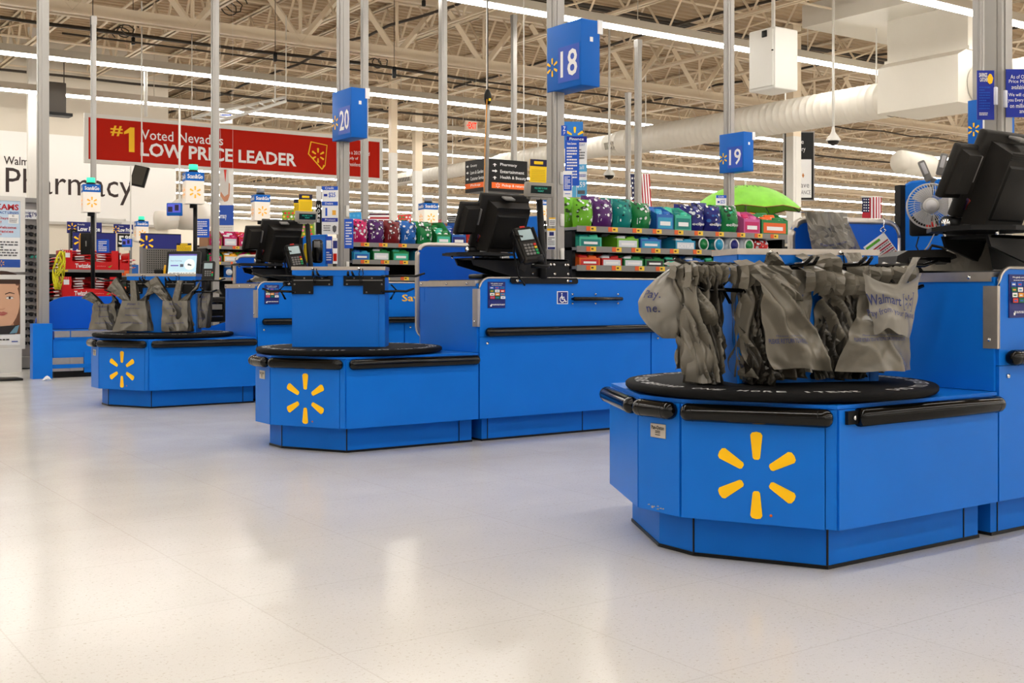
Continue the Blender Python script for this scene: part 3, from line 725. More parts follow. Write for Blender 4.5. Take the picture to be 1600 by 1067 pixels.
    m = MB(); m.rbox((.2, .10, -.07), (.1, .1, .12), .02); m.tube([(.18, -.03, .06), (.2, .02, .0), (.2, .06, -.12), (.2, .1, -.19)], .034, 10); m.cyl((.11, -.02, .05), (.25, -.02, .05), .035, n=14); m.cyl((.10, -.02, .05), (.11, -.02, .05), .016, n=10, mi=1); m.rbox((.2, .1, -.175), (.2, .16, .03), .01)
    m.build('stand', [BLKM, CHROME], mt)
    # customer display on its pole
    p = thing('customer_display', 'small black customer price display with green digits on a pole at '+w_, 'display', (ox+4.06, oy+2.22, .935), R(-8), 'customer displays')
    m = MB(); m.tube([(0, .02, .0), (0, .02, .12), (-.035, .0, .47)], [.026, .022, .02], 8); m.build('pole', BLKM, p)
    m = MB(); M_ = Matrix.Translation((-.045, -.005, .475)) @ Matrix.Rotation(R(8), 4, 'X'); m.M = M_
    m.rbox((0, 0, .045), (.175, .05, .085), .008, 0); m.rbox((0, -.027, .048), (.155, .006, .062), .003, 0); m.rect(-.068, .024, .068, .070, 1, -.0305)
    m.text('WELCOME TO YOUR', -.045, .050, .04, .060, 2, .01, -.0315); m.text('WALMART', -.022, .034, .018, .044, 2, .01, -.0315)
    m.rbox((0, .01, -.004), (.12, .05, .02), .006, 0); m.build('display_head', [mat('beige_grey', (.28, .26, .23), .5), VFD, VFDT], p)
    pc = MB(); pc.M = M_ @ Matrix.Translation((-.012, -.01, .086)) @ Matrix.Rotation(R(-6), 4, 'X')
    pc.lim((-.055, 0, 0), (.055, .004, .135), 0); pc.rect(-.055, .095, .055, .135, 1, -.001); pc.rbox((0, -.002, .115), (.06, .004, .018), .004, 0)
    for q in range(7): pc.rect(-.045, .012+q*.010, .045, .014+q*.010, 2, -.001)
    pc.build('topper_card', [paint(240, 200, 20), paint(30, 25, 60), paint(170, 140, 20)], p, 'yellow and black topper card')
for i in range(3):
    stand(i); counter(i); cashier_box(i); register(i)
carousel(0, 3.05, 2.725, R(-22), .065); carousel(1, 3.05, 2.73, R(-35), -.05); carousel(2, 3.05, 2.73, R(-32), .005)
# ------------------------------------------------------------------ lane poles and number signs
def lane_pole(x, y, top, label, wd=.075, fittings=()):
    t = thing('lane_pole', label, 'pole', (x, y, 0), 0, 'aluminium lane poles')
    m = MB(); h = wd/2
    m.lim((-h, -h, 0), (h, h, top)); m.lim((-h-.004, -h*.45, .02), (-h, h*.45, top-.05), 0); m.lim((-h*.45, -h-.004, .02), (h*.45, -h, top-.05), 0)
    z = 1.9
    m.build('post', ALU, t)
    m = MB(); m.lim((-h-.006, -h-.006, top-.12), (h+.006, h+.006, top)); m.build('top_bracket', ALU, t)
    m = MB(); m.lim((-h-.012, -h-.012, 0), (h+.012, h+.012, .012)); m.build('base_flange', ALU, t)
    if fittings:
        m = MB()
        for z0, z1 in fittings: m.rbox((h*.4, -h-.008, (z0+z1)/2), (.028, .018, z1-z0), .004, 0)
        m.build('outlet_box', WPAINT, t)
    return t
def number_sign(x, y, num, label, z0=2.145, wx=.15, wy=.355, h=.415):
    """box sign, number face towards -X; (x, y) is its near lower corner"""
    t = thing('lane_number_sign', label, 'sign', (x, y+wy, z0), R(-90), 'lane number signs')
    m = MB(); m.rbox((wy/2, wx/2, h/2), (wy, wx, h), .004); m.build('sign_box', SIGNB, t)
    m = MB(); W, H = wy, h
    m.rect(.35*W, .10*H, .95*W, .64*H, 0, -.003); m.lim((.34*W, -.002, .09*H), (.96*W, .001, .65*H), 3)
    m.text(num, .42*W, .17*H, .90*W, .58*H, 1, .012, -.0045); m.spark(.17*W, .37*H, .145*H, 2, -.003, .34, .15, .1)
    m.build('number_panel', [INSET, WHITE, YEL, SIGNB], t)
    m = MB(); m.rect(0, 0, 0, 0); m.bm.clear()
    m.lim((wy, wx*.46, h*.67), (wy+.002, wx*.62, h*.74)); m.build('white_sticker', WHITE, t)
    m = MB(); m.lim((wy-.002, wx*.86, h*.80), (wy+.006, wx+.02, h*1.01)); m.build('white_clip', WHITE, t)
    return t
lane_pole(4.50, 5.90, 6.3, 'thick aluminium lane pole running up through the number 18 sign', .082, ((1.05, 1.14), (1.28, 1.36), (1.55, 1.63)))
lane_pole(4.47, 8.86, 6.3, 'aluminium lane pole running up through the number 20 sign', .082, ((1.5, 1.6), (1.05, 1.12)))
p = at(1139, 300, 12.4); lane_pole(p.x, p.y, 6.3, 'aluminium lane pole running up through the number 19 sign', .082)
P19 = p
p = at(1560, 200, 4.95); lane_pole(p.x, p.y, 6.3, 'thick aluminium lane pole above the register of the lane with the fan', .080, ((1.62, 1.78),))
PN = p
p = at(1530, 200, 10.2); lane_pole(p.x, p.y, 6.3, 'aluminium lane pole holding the blue sign behind the register monitors at right', .08)
PR = p
for px, d, top, wd, lb in ((336, 13.4, 6.3, .075, 'aluminium lane pole crossing the red banner after the word PRICE'), (146, 15.6, 4.62, .062, 'slim aluminium lane pole crossing the left end of the red banner'),
                           (569.5, 14.6, 6.3, .075, 'slim aluminium lane pole beside the number 20 sign at the banner end'), (692, 15.25, 6.3, .085, 'aluminium lane pole standing alone left of the EXIT sign'),
                           (803, 18.0, 5.22, .07, 'slim aluminium pole in front of the black direction sign'), (997, 17.5, 4.72, .08, 'aluminium lane pole, right one of the close pair at the hanging flag'),
                           (981.5, 22.0, 4.7, .08, 'dull lane pole, left one of the close pair at the hanging flag')):
    p = at(px, 400, d); lane_pole(p.x, p.y, top, lb, wd)
p = at(67, 592, 11.72)
t = lane_pole(p.x, p.y, 6.3, 'broad aluminium power pole rising beside the self-checkout at the left', .10)
number_sign(4.45, 5.57, '18', 'blue lane number sign reading 18 on the thick pole')
number_sign(4.38, 8.53, '20', 'blue lane number sign reading 20 at the end of the red banner')
number_sign(P19.x-.09, P19.y-.30, '19', 'blue lane number sign reading 19 above the green umbrella')
number_sign(PR.x-.09, PR.y-.30, '17', 'blue lane number sign with yellow spark, partly behind the register monitors at right')
# ------------------------------------------------------------------ flags and notices hung on the poles
W_, B_, LB, GR = WHITE, SIGNB, paint(90, 170, 215), paint(90, 90, 95)
BB = paint(20, 80, 190); VB = paint(15, 40, 150)
board('savings_flag', 'blue hanging notice with yellow piggy mark on the thick pole at right', 'sign', 1527, 1553.5, 110, 187, 4.9, 'C', [VB, W_, YEL, BB],
      [('t', 'SAVINGS', .1, .86, .58, .95, 1, .03), ('t', 'CATCHER', .14, .77, .62, .85, 1, .03), ('p', [(.6, .76), (.72, .72), (.86, .74), (.93, .84), (.82, .92), (.7, .93), (.6, .87)], 2), ('l', .1, .20, .75, .68, 9, 3), ('l', .1, .08, .6, .15, 2, 1)], .006)
board('price_match_flag', 'blue hanging notice about price match, cut by the right picture edge', 'sign', 1572, 1640, 108, 183, 4.9, 'C', [VB, W_],
      [('t', 'As of October 2018', .1, .80, .9, .88, 1), ('t', 'Price Match is only', .06, .69, .92, .78, 1), ('t', 'available at Walmart', .12, .58, .9, .67, 1), ('t', 'We will continue to give', .05, .41, .97, .50, 1), ('t', 'you Every Day Low Prices', .04, .30, .97, .39, 1), ('t', 'on millions of items', .08, .19, .9, .28, 1), ('t', 'and in stores', .3, .08, .8, .17, 1)], .006)
for px, yt, yb in ((1556, 136, 164), (1571, 141, 168)):
    p = at(px, yb, 4.85); m = MB(); m.rbox((0, 0, (yb-yt)/F*4.85/2), (.017, .012, (yb-yt)/F*4.85), .003); o = m.build('sign_clip', mat('clear_clip', (.6, .62, .7), .25), loc=p)
    tag(o, 'clear plastic clip gripping the %s flag on the thick pole' % ('savings' if px < 1560 else 'price match'), 'clip')
board('lane_letter_sticker', 'small blue sticker with the letter Z on the number 18 pole', 'sticker', 877, 886, 196, 212, 7.3, 'C', [BB, W_], [('t', 'Z', .3, .45, .75, .9, 1, .02), ('t', 'JP', .35, .1, .7, .35, 1)], .004)
board('blue_notice', 'blue text notice leaning off the number 18 pole below its sign', 'sign', 883, 905, 219, 290, 7.2, 'C', [BB, W_], [('t', 'Notice Customers', .15, .9, .8, .95, 1, .02), ('l', .12, .15, .85, .86, 11, 1)], .006)
board('white_notice', 'white card with blue print clipped on the number 18 pole, below the blue notice', 'sign', 880, 894, 267, 308, 7.1, 'C', [W_, BB], [('r', .05, .25, .95, .85, 1), ('l', .15, .3, .8, .8, 9, 0), ('l', .2, .1, .8, .16, 1, 1)], .005)
p = at(900, 300, 8.6)
board('finance_card', 'tall white finance price card with light blue bands and 59 dollar price', 'sign', 885, 917, 213, 308, 8.3, 'C', [W_, VB, LB, GR],
      [('r', 0, .90, 1, 1, 1), ('t', 'Finance', .15, .93, .85, .98, 0, .02), ('t', 'TODAY', .5, .84, .9, .88, 1), ('l', .5, .62, .9, .8, 4, 3), ('r', 0, .42, 1, .54, 2), ('t', 'install', .3, .46, .85, .52, 0), ('l', .55, .33, .95, .38, 2, 1), ('r', 0, 0, 1, .28, 2), ('t', '$59', .50, .15, .92, .25, 0, .01), ('t', '9', .2, .15, .36, .25, 0, .01), ('r', .55, .05, .9, .11, 3), ('r', .48, 0, .5, .28, 0)], .006, legs=True)
board('spark_flag', 'blue flag with yellow spark behind the number 18 pole', 'sign', 865, 911, 190, 232, 9.2, 'C', [paint(40, 120, 200), YEL], [('s', .72, .45, .36, 1), ('s', .1, .45, .2, 1)], .01)
board('savings_board', 'blue savings notice with yellow piggy mark left of the number 18 pole', 'sign', 841, 872, 251, 301, 8.9, 'C', [paint(15, 60, 175), W_, YEL, LB], [('t', 'SAVINGS', .1, .82, .62, .93, 1, .03), ('t', 'CATCHER', .14, .70, .62, .8, 1, .03), ('p', [(.64, .74), (.72, .7), (.84, .74), (.88, .82), (.76, .9), (.66, .88)], 2), ('l', .12, .14, .85, .62, 6, 3)], .008)
def credit_tower(xl, xr, yt, yb, d, lb, notice=True):
    board('credit_card_tower', lb, 'sign', xl, xr, yt, yb, d, 'C', [W_, BB, VB, paint(230, 170, 60), GR],
          [('r', .0, .92, 1, 1, 1), ('t', 'Credit', .2, .94, .75, .985, 0, .01), ('t', '$25', .42, .76, .85, .87, 1, .01), ('r', .12, .79, .34, .84, 2), ('r', 0, .60, 1, .68, 1), ('t', 'Debit', .2, .62, .7, .66, 0, .01), ('r', .65, .40, .88, .5, 3), ('r', .22, .38, .34, .55, 1), ('r', 0, .26, 1, .34, 2), ('t', 'Protect', .2, .28, .85, .32, 0, .01), ('p', [(.66, .16), (.8, .19), (.92, .16), (.9, .07), (.79, .03), (.68, .07)], 4), ('l', .1, .06, .55, .2, 3, 4)], .02)
credit_tower(503, 528, 291, 366, 9.6, 'white credit and debit panel tower with blue bands left of the number 20 pole')
credit_tower(1119, 1135, 305, 362, 12.0, 'white credit and debit panel tower on the number 19 pole')
board('blue_notice', 'blue text notice at the foot of the white tower on the number 19 pole', 'sign', 1119, 1136, 361, 390, 11.9, 'C', [BB, W_], [('l', .12, .1, .85, .9, 6, 1)], .006)
board('lane_letter_sticker', 'tiny blue sticker on the number 19 pole', 'sticker', 1139, 1144, 352, 361, 12.2, 'C', [BB, W_], [('t', 'N', .3, .3, .75, .8, 1, .02)], .004)
board('blue_notice', 'blue text notice on the number 20 pole over the gum rack', 'sign', 538, 552, 342, 388, 9.5, 'C', [BB, W_], [('l', .15, .1, .85, .92, 9, 1)], .006)
board('blue_notice', 'blue text notice on the pole crossing the red banner, above the candy shelf', 'sign', 305, 327, 342, 371, 13.0, 'C', [BB, W_], [('l', .15, .1, .85, .9, 7, 1)], .006)
board('blue_notice', 'blue text notice standing behind the red candy cartons', 'sign', 151, 170, 374, 395, 12.6, 'C', [BB, W_], [('l', .15, .1, .85, .9, 6, 1)], .006)
board('department_banner', 'black vertical board with white lettering left of the credit tower', 'sign', 494, 502, 291, 366, 10.2, 'C', [BLKM, W_, WHITE], [('r', 0, .7, 1, 1, 2), ('t', 'H', .25, .55, .75, .62, 1, .02), ('t', 'O', .25, .45, .75, .52, 1, .02), ('t', 'M', .25, .35, .75, .42, 1, .02), ('t', 'E', .25, .25, .75, .32, 1, .02)], .008, legs=True)
# ------------------------------------------------------------------ gum and candy racks
TAGO, TAGY = mat('tag_orange', s2l(225, 95, 40), .5), mat('tag_yellow', s2l(240, 200, 60), .5)
def rack(name, label, x0, y0, W, zs, depth_=.36, low=.95, mats=None):
    t = thing(name, label, 'rack', (x0, y0, 0), 0, 'candy racks')
    m = MB(); m.lim((0, depth_, low-.2), (W, depth_+.02, max(zs)+.02)); m.build('back_panel', BLK, t)
    for x in (0, W-.03): m = MB(); m.lim((x, .05, 0), (x+.03, depth_+.02, max(zs)-.03)); m.build('upright', BLKM, t)
    m = MB(); m.lim((0, .06, 0), (W, depth_, low-.02)); m.build('base_cabinet', BLK, t)
    rg = random.Random(int(x0*100))
    for z in zs:
        m = MB(); m.lim((.0, 0, z-.022), (W, depth_, z-.002)); s = m.build('shelf', SHELF, t)
        m = MB(); m.plate([(0, z-.034), (W, z-.034), (W, z+.006), (0, z+.006)], -.006, .0, 0); x = .08
        while x < W-.1:
            m.lim((x, -.008, z-.028), (x+.035, -.006, z+.003), 1); m.lim((x+.035, -.008, z-.028), (x+.085, -.006, z+.003), 2)
            m.lim((x+.042, -.0085, z-.018), (x+.062, -.008, z-.006), 3); x += rg.uniform(.17, .23)
        m.build('price_strip', [SHELF, TAGO, TAGY, paint(90, 60, 20)], s)
    return t
KR = {'green': (20, 120, 60), 'teal': (0, 120, 115), 'navy': (25, 30, 110), 'blue': (30, 95, 175), 'red': (190, 30, 30), 'orange': (225, 95, 30), 'pink': (200, 90, 150), 'purple': (80, 30, 100), 'maroon': (110, 20, 25),
      'yellow': (235, 165, 30), 'lime': (110, 180, 40), 'white': (215, 220, 225), 'brown': (150, 100, 55), 'magenta': (190, 25, 95), 'mint': (60, 180, 150), 'black': (30, 30, 35), 'cyan': (40, 150, 190)}
def kc(c): return paint(*KR[c], .32)
def carton(x, y, z, w, d, h, col, acc, label, word=None, front=.55, name='candy_carton', group=None, pieces=True, rz=0):
    """an open display carton, high at the back, with packs showing over its cut-down front"""
    t = thing(name, label, 'candy', (x, y, z), rz, group)
    m = MB(); e = .003; hf = h*front
    side = [(0, 0), (d, 0), (d, h), (d*.45, h*.97), (0, hf)]
    Mx = Matrix(((0, 0, 1, 0), (1, 0, 0, 0), (0, 1, 0, 0), (0, 0, 0, 1)))
    m.prism(side, 0, e, 0, Mx); m.prism(side, w-e, w, 0, Mx); m.lim((0, 0, 0), (w, e, hf), 0); m.lim((0, d-e, 0), (w, d, h), 1); m.lim((0, 0, 0), (w, d, e), 0)
    m.rect(.08*w, .12*hf, .92*w, .8*hf, 2, -.0015)
    if word: m.text(word, .1*w, .22*hf, .9*w, .62*hf, 3, .02, -.003)
    else: m.rect(.2*w, .3*hf, .8*w, .55*hf, 3, -.003)
    m.build('tray', [kc(col), kc('brown'), kc(acc), WHITE], t)
    if pieces:
        m = MB(); rg = random.Random(int(x*991+z*77)); n = 3
        for r_ in range(n):
            for c in range(2):
                m.rbox((w*(.28+.44*c), d*(.2+.28*r_), hf*.75+h*.13*r_+.01), (w*.40, d*.30, h*.36), .012, (r_+c) % 2, 0, R(-18)+rg.uniform(-.1, .1), rg.uniform(-.12, .12))
                m.cyl((w*(.28+.44*c), d*(.05+.28*r_), hf*.75+h*.13*r_+h*.06), (w*(.28+.44*c), d*(.03+.28*r_), hf*.75+h*.13*r_+h*.07), h*.11, n=10, mi=2)
        m.build('packs', [kc(acc), kc(col), WHITE], t)
    return t
def pouch(x, y, z, w, d, h, col, acc, label, word=None, group=None, rng=None):
    """an upright glossy bag of mints with a rounded belly and a crimped top"""
    t = thing('candy_pouch', label, 'candy', (x, y, z), 0, group)
    rg = rng or random.Random(int(x*1000)); s_ = rg.random()*9
    m = MB()
    def fs(sg):
        def fn(u, v):
            b = math.sin(math.pi*min(1, max(0, u)))**.6*math.sin(math.pi*min(1, v*.93+.06))**.55
            n = noise.noise((u*5+s_, v*5, s_))*.012
            return Vector((w*(u*(1-.06*abs(v-.5))+.0), d/2+sg*(d*.5*b+n*b), h*v))
        return fn
    m.grid(fs(-1), 10, 12, 0, True); m.grid(lambda u, v: fs(1)(1-u, v), 10, 12, 0, True)
    m.build('bag', kc(col), t)
    m = MB(); f = fs(-1)
    def on(X, Z):
        q = f(X/w, Z/h); return (q.x, q.y-.004, q.z)
    for q in range(22):  # painted highlight flecks scattered over the front, among the print
        a, b, r_ = rg.uniform(.08, .92), min(.97, rg.gauss(.72, .2)), rg.uniform(.02, .085)
        m.raw([on(w*(a+r_*math.cos(k)), h*b+w*r_*math.sin(k)) for k in (0, 1.05, 2.1, 3.14, 4.19, 5.24)], [tuple(range(6))], rg.choice((0, 0, 1, 2, 2)))
    if word: m.text(word, .12*w, .22*h, .88*w, .36*h, 1, .03, 0, on)
    else:
        m.raw([on(w*a, h*b) for a, b in ((.12, .2), (.88, .2), (.88, .42), (.12, .42))], [(0, 1, 2, 3)], 0); m.raw([on(w*a, h*b-.002) for a, b in ((.2, .25), (.8, .25), (.8, .33), (.2, .33))], [(0, 1, 2, 3)], 1)
    m.build('print', [kc(acc), WHITE, paint(*[v//3 for v in KR[col]], .35)], t); return t
def tub(x, y, z, r, h, col, lab, label, group=None):
    t = thing('gum_tub', label, 'candy', (x, y, z), 0, group)
    m = MB(); m.lathe([(.001, 0), (r*.92, 0), (r, .01), (r*.97, h*.8), (r*.8, h*.86)], 20); m.build('jar', kc(col), t)
    m = MB(); m.lathe([(r*.86, h*.84), (r*.86, h), (.001, h)], 20); m.build('lid', WHITE, t)
    m = MB(); m.cyl((0, -r-.001, h*.45), (0, -r-.006, h*.45), r*.75, n=18, mi=0); m.cyl((0, -r-.006, h*.45), (0, -r-.0075, h*.45), r*.58, n=18, mi=1); m.build('round_label', [WHITE, kc(lab)], t)
    return t
ORD = ['first', 'second', 'third', 'fourth', 'fifth', 'sixth', 'seventh', 'eighth', 'ninth', 'tenth', 'eleventh', 'twelfth', 'thirteenth', 'fourteenth']
# rack of lane 18
RX, RY = 4.80, 6.06
rack('candy_rack', 'black gum rack with three priced shelves right of the number 18 pole', RX, RY, 2.12, (1.30, 1.163, 1.035))
g = 'gum and mints on the rack beside the number 18 pole'
top = [('p', 'lime', 'white'), ('p', 'purple', 'white'), ('p', 'teal', 'mint'), ('p', 'green', 'white'), ('c', 'blue', 'cyan'), ('c', 'mint', 'teal'), ('p', 'navy', 'white', 'eclipse'), ('p', 'navy', 'blue', 'eclipse'), ('p', 'green', 'mint', 'eclipse'), ('c', 'pink', 'magenta'), ('c', 'green', 'orange')]
x = RX+.03
for k, e in enumerate(top):
    lb = '%s, %s from pole on top shelf of number 18 rack' % ({'p': e[1]+' mint bag', 'c': e[1]+' open gum carton'}[e[0]], ORD[k])
    wd = .165 if k < 9 else .18
    if k == 10: wd = .30
    if e[0] == 'p': pouch(x, RY+.015, 1.30, wd, .13, .19+.02*((k*7) % 3)/2, e[1], e[2], lb, e[3] if len(e) > 3 else None, g)
    else: carton(x, RY+.015, 1.30, wd, .30, .185, e[1], e[2], lb, None, .62, group=g)
    if e[0] == 'p': pouch(x+.01, RY+.16, 1.30, wd, .13, .215+.02*((k*5) % 3)/2, e[1], e[2], lb.replace(',', ' in back row,', 1), None, g)
    x += wd+.012
mid = [('c', 'mint', 'teal'), ('n',), ('c', 'lime', 'white'), ('c', 'blue', 'cyan'), ('n',), ('c', 'cyan', 'white', 'EXTRA'), ('t', 'black', 'green'), ('t', 'teal', 'cyan'), ('t', 'white', 'navy'), ('t', 'white', 'green'), ('p', 'red', 'white')]
x = RX+.03
for k, e in enumerate(mid):
    if e[0] == 'n': x += .12; continue
    lb = '%s %s, %s along middle shelf of number 18 rack' % (e[1], {'c': 'gum carton', 't': 'round gum tub with '+e[2]+' label', 'p': 'gum bag'}[e[0]], ORD[k])
    if e[0] == 'c': carton(x, RY+.01, 1.163, .20, .28, .085, e[1], e[2], lb, e[3] if len(e) > 3 else None, .8, group=g); x += .215
    elif e[0] == 't': tub(x+.075, RY+.09, 1.163, .068, .105, e[1], e[2], lb, g); x += .16
    else: pouch(x, RY+.02, 1.163, .17, .1, .10, e[1], e[2], lb, None, g); x += .18
x = RX+.03
for k, (c, a) in enumerate((('orange', 'red'), ('red', 'white'), ('green', 'white'), ('green', 'black'), ('black', 'mint'), ('blue', 'white'), ('green', 'mint'), ('lime', 'green'), ('red', 'lime'), ('lime', 'white'))):
    carton(x, RY+.01, 1.035, .185, .28, .075, c, a, '%s gum carton, %s along lowest shelf of number 18 rack' % (c, ORD[k]), None, .75, group=g); x += .198
# rack of lane 20
RX, RY = 4.64, 9.02
rack('candy_rack', 'black gum rack with priced shelves right of the number 20 pole', RX, RY, 2.3, (1.292, 1.14, .995))
g = 'gum and mints on the rack beside the number 20 pole'
top = [('p', 'magenta', 'white'), ('p', 'purple', 'white'), ('p', 'maroon', 'white'), ('p', 'blue', 'white'), ('p', 'green', 'white'), ('c', 'green', 'mint'), ('c', 'blue', 'navy'), ('p', 'red', 'orange'), ('c', 'orange', 'brown'), ('p', 'green', 'mint'), ('c', 'pink', 'magenta'), ('c', 'yellow', 'orange'), ('c', 'red', 'white')]
x = RX+.03
for k, e in enumerate(top):
    lb = '%s, %s from the number 20 pole, top shelf' % ({'p': e[1]+' candy bag', 'c': e[1]+' open candy carton'}[e[0]], ORD[k])
    if e[0] == 'p':
        pouch(x, RY+.015, 1.292, .155, .12, .205, e[1], e[2], lb, None, g)
        pouch(x+.01, RY+.15, 1.292, .155, .12, .225, e[1], e[2], lb.replace(',', ' in back row,', 1), None, g)
    else: carton(x, RY+.015, 1.292, .16, .33, .23, e[1], e[2], lb, None, .45, group=g)
    x += .168
x = RX+.02
for k, (c, a, wdt, hh) in enumerate((('cyan', 'blue', .16, .10), ('green', 'white', .17, .12), ('green', 'mint', .17, .12), ('cyan', 'blue', .10, .1), ('blue', 'cyan', .22, .115), ('cyan', 'navy', .2, .11), ('teal', 'cyan', .2, .1))):
    carton(x, RY+.01, 1.14, wdt, .28, hh, c, a, '%s gum carton, %s on the middle shelf by the number 20 pole' % (c, ORD[k]), 'EXTRA' if k == 4 else None, .7, group=g); x += wdt+.06*(k in (2, 4))+.03
x = RX+.75
for k, (c, a) in enumerate((('black', 'white'), ('cyan', 'white'), ('lime', 'white'), ('teal', 'mint'))):
    carton(x, RY+.01, .995, .2, .28, .09, c, a, '%s gum carton, %s on the lowest shelf by the number 20 pole' % (c, ORD[k]), None, .75, group=g); x += .22
# rack behind, beside the pole crossing the banner
RX, RY = 4.78, 12.95
rack('candy_rack', 'dark candy rack beside the pole that crosses the red banner', RX, RY, 1.9, (1.40, 1.215, 1.03), .36, .8)
g = 'candy on the rack beside the banner pole'
x = RX+.02
for k, (c, a) in enumerate((('brown', 'magenta'), ('magenta', 'white'), ('red', 'magenta'), ('magenta', 'red'), ('red', 'white'), ('lime', 'red'))):
    carton(x, RY+.015, 1.40, .17, .3, .19, c, a, '%s candy carton, %s from the banner pole on the top shelf' % (c, ORD[k]), None, .6, group=g)
    c2 = ('green', 'yellow', 'lime', 'red', 'maroon', 'green')[k]; carton(x, RY+.015, 1.215, .17, .3, .14, c2, a, '%s candy carton, %s from the banner pole on the middle shelf' % (c2, ORD[k]), None, .6, group=g)
    c3 = ('blue', 'blue', 'red', 'orange', 'cyan', 'red')[k]; tub(x+.08, RY+.1, 1.03, .05, .15, c3, 'white', '%s drink bottle, %s from the banner pole on the lower shelf' % (c3, ORD[k]), g)
    x += .185
# small shelf of baby goods under the umbrella
c0 = at(1150, 382, 13.4)
t = thing('goods_shelf', 'grey shelf of bright packages under the green umbrella', 'shelf', (c0.x, c0.y, 0))
m = MB(); m.lim((0, 0, c0.z-.02+.06), (1.0, .4, c0.z+.06)); m.lim((-.3, .05, .2), (1.0, .42, c0.z+.0), 1); m.plate([(0, c0.z+.04), (1, c0.z+.04), (1, c0.z+.08), (0, c0.z+.08)], -.006, 0, 0); m.build('shelf_board', [SHELF, BLK], t)
z = c0.z+.06; g = 'packages under the green umbrella'; x = c0.x+.02
carton(c0.x-.28, c0.y-.02, z-.03, .22, .2, .16, 'lime', 'white', 'green and white sweets bag beside the number 19 pole', None, .8, group=g)
carton(c0.x-.08, c0.y, z, .14, .2, .2, 'orange', 'white', 'orange and white sweets bag left of the blue baby packages', None, .8, group=g)
for k, (c, a, hh) in enumerate((('cyan', 'magenta', .30), ('cyan', 'white', .18), ('white', 'magenta', .30), ('blue', 'white', .16), ('navy', 'white', .22), ('white', 'purple', .2))):
    carton(x+.07, c0.y+.02, z, .135, .2, hh, c, a, '%s package with %s print, %s from left on the shelf under the umbrella' % (c, a, ORD[k]), None, .9, group=g, pieces=False); x += .14
# ------------------------------------------------------------------ plastic bags on the carousels
def fold(p): return 1-2*abs(noise.noise(p))
CREASE = 1.0
def make_sheet(xb, xt, zb, zt, y, seed, fold_a=.03, fold_f=4.0, shear=.6, crink=.006, bulge=.03, hem=.012, pinch=0.0):
    """surface function of one hanging bag wall; u across, v from hem to top"""
    rg = random.Random(int(seed*131)); W0 = abs(xb[1]-xb[0])+.02; H0 = abs(zt-zb)
    cr = []
    for k in range(16):
        an = rg.choice((rg.gauss(1.57, .35), rg.gauss(.9, .3), rg.gauss(2.3, .3), rg.uniform(0, 3.1))); cr.append((rg.uniform(-.1, 1.1), rg.uniform(-.1, 1.1), math.cos(an), math.sin(an), rg.uniform(.02, .07) if k > 5 else rg.uniform(.06, .14), rg.choice((-1, 1, 1))*rg.uniform(.12, .32), rg.uniform(.15, .6)))
    def f(u, v):
        a = xb[0]+(xt[0]-xb[0])*v; b = xb[1]+(xt[1]-xb[1])*v
        if pinch:
            k = 1-pinch*math.sin(math.pi*min(1, v*1.05))**2; c = (a+b)/2; a, b = c+(a-c)*k, c+(b-c)*k
        q = u*fold_f+shear*v*2+.8*noise.noise(Vector((u*1.5, v*2.1, seed)))
        fo = 1-2*abs(noise.noise(Vector((q, v*.6+seed, seed*3.1)))); yy = y-bulge*math.sin(math.pi*u)*(1-.5*v) - fold_a*(fo*fo-.4)*(1-.15*v)
        cu = .5+.5*noise.noise(Vector((u*2+seed, v*2, 9)))
        yy += crink*.7*cu*(fold(Vector((u*5+v*3+seed, v*4-u*2, seed)))**1 + .5*fold(Vector((u*10-v*5, v*9+seed+u*4, 2.2))))
        for cu_, cv_, ca, sa, wd_, am, ln in cr:
            du, dv = (u-cu_)*W0, (v-cv_)*H0; dd = abs(du*sa-dv*ca)
            if dd < wd_:
                al = abs(du*ca+dv*sa)/(ln*H0)
                if al < 1: yy -= am*wd_*(1-dd/wd_)*(1-al)*CREASE
        xx = a+(b-a)*u+.008*noise.noise(Vector((v*4, u*2, seed+7)))
        zz = zb+(zt-zb)*v+hem*(1-v)*noise.noise(Vector((u*3, seed, 1.7)))
        return Vector((xx, yy, zz))
    return f
def gather(m, x0, x1, z0, z1, y, n, seed, mi=0, amp=.022, slant=0.0):
    """bag handles bunched like an accordion on a rod"""
    rg = random.Random(seed); k = n*2; dz = [rg.uniform(-.25, .12) for _ in range(k+1)]; tz = [rg.uniform(-.10, .14) for _ in range(k+1)]; ym = [rg.uniform(.5, 1.3) for _ in range(k+1)]
    def f(u, v):
        i = min(k-1, int(u*k)); t = u*k-i
        zz0 = z0+(z1-z0)*(dz[i]*(1-t)+dz[i+1]*t); zz1 = z1+(z1-z0)*(tz[i]*(1-t)+tz[i+1]*t)
        z = zz0+(zz1-zz0)*v; sg = (1 if i % 2 else -1)
        yy = y+amp*(t*2-1)*sg*(ym[i])*(1-.35*v) - .02*math.sin(math.pi*v) + (.05*max(0, v-.8)/.2)
        return Vector((x0+(x1-x0)*u+slant*(v-.5)+.006*noise.noise(Vector((u*9, v*6, seed))), yy, z+.004*noise.noise(Vector((u*8, v*8, seed+3)))))
    m.grid(f, k, 5, mi)
def bundle(t, spec):
    """several walls behind one another, the last one listed in front"""
    for nm, mtl, label, sheets in spec:
        m = MB(); rg = random.Random(len(sheets)*7)
        for s in sheets: m.grid(s, 40, 34, 0, True)
        m.build(nm, mtl, t, label)
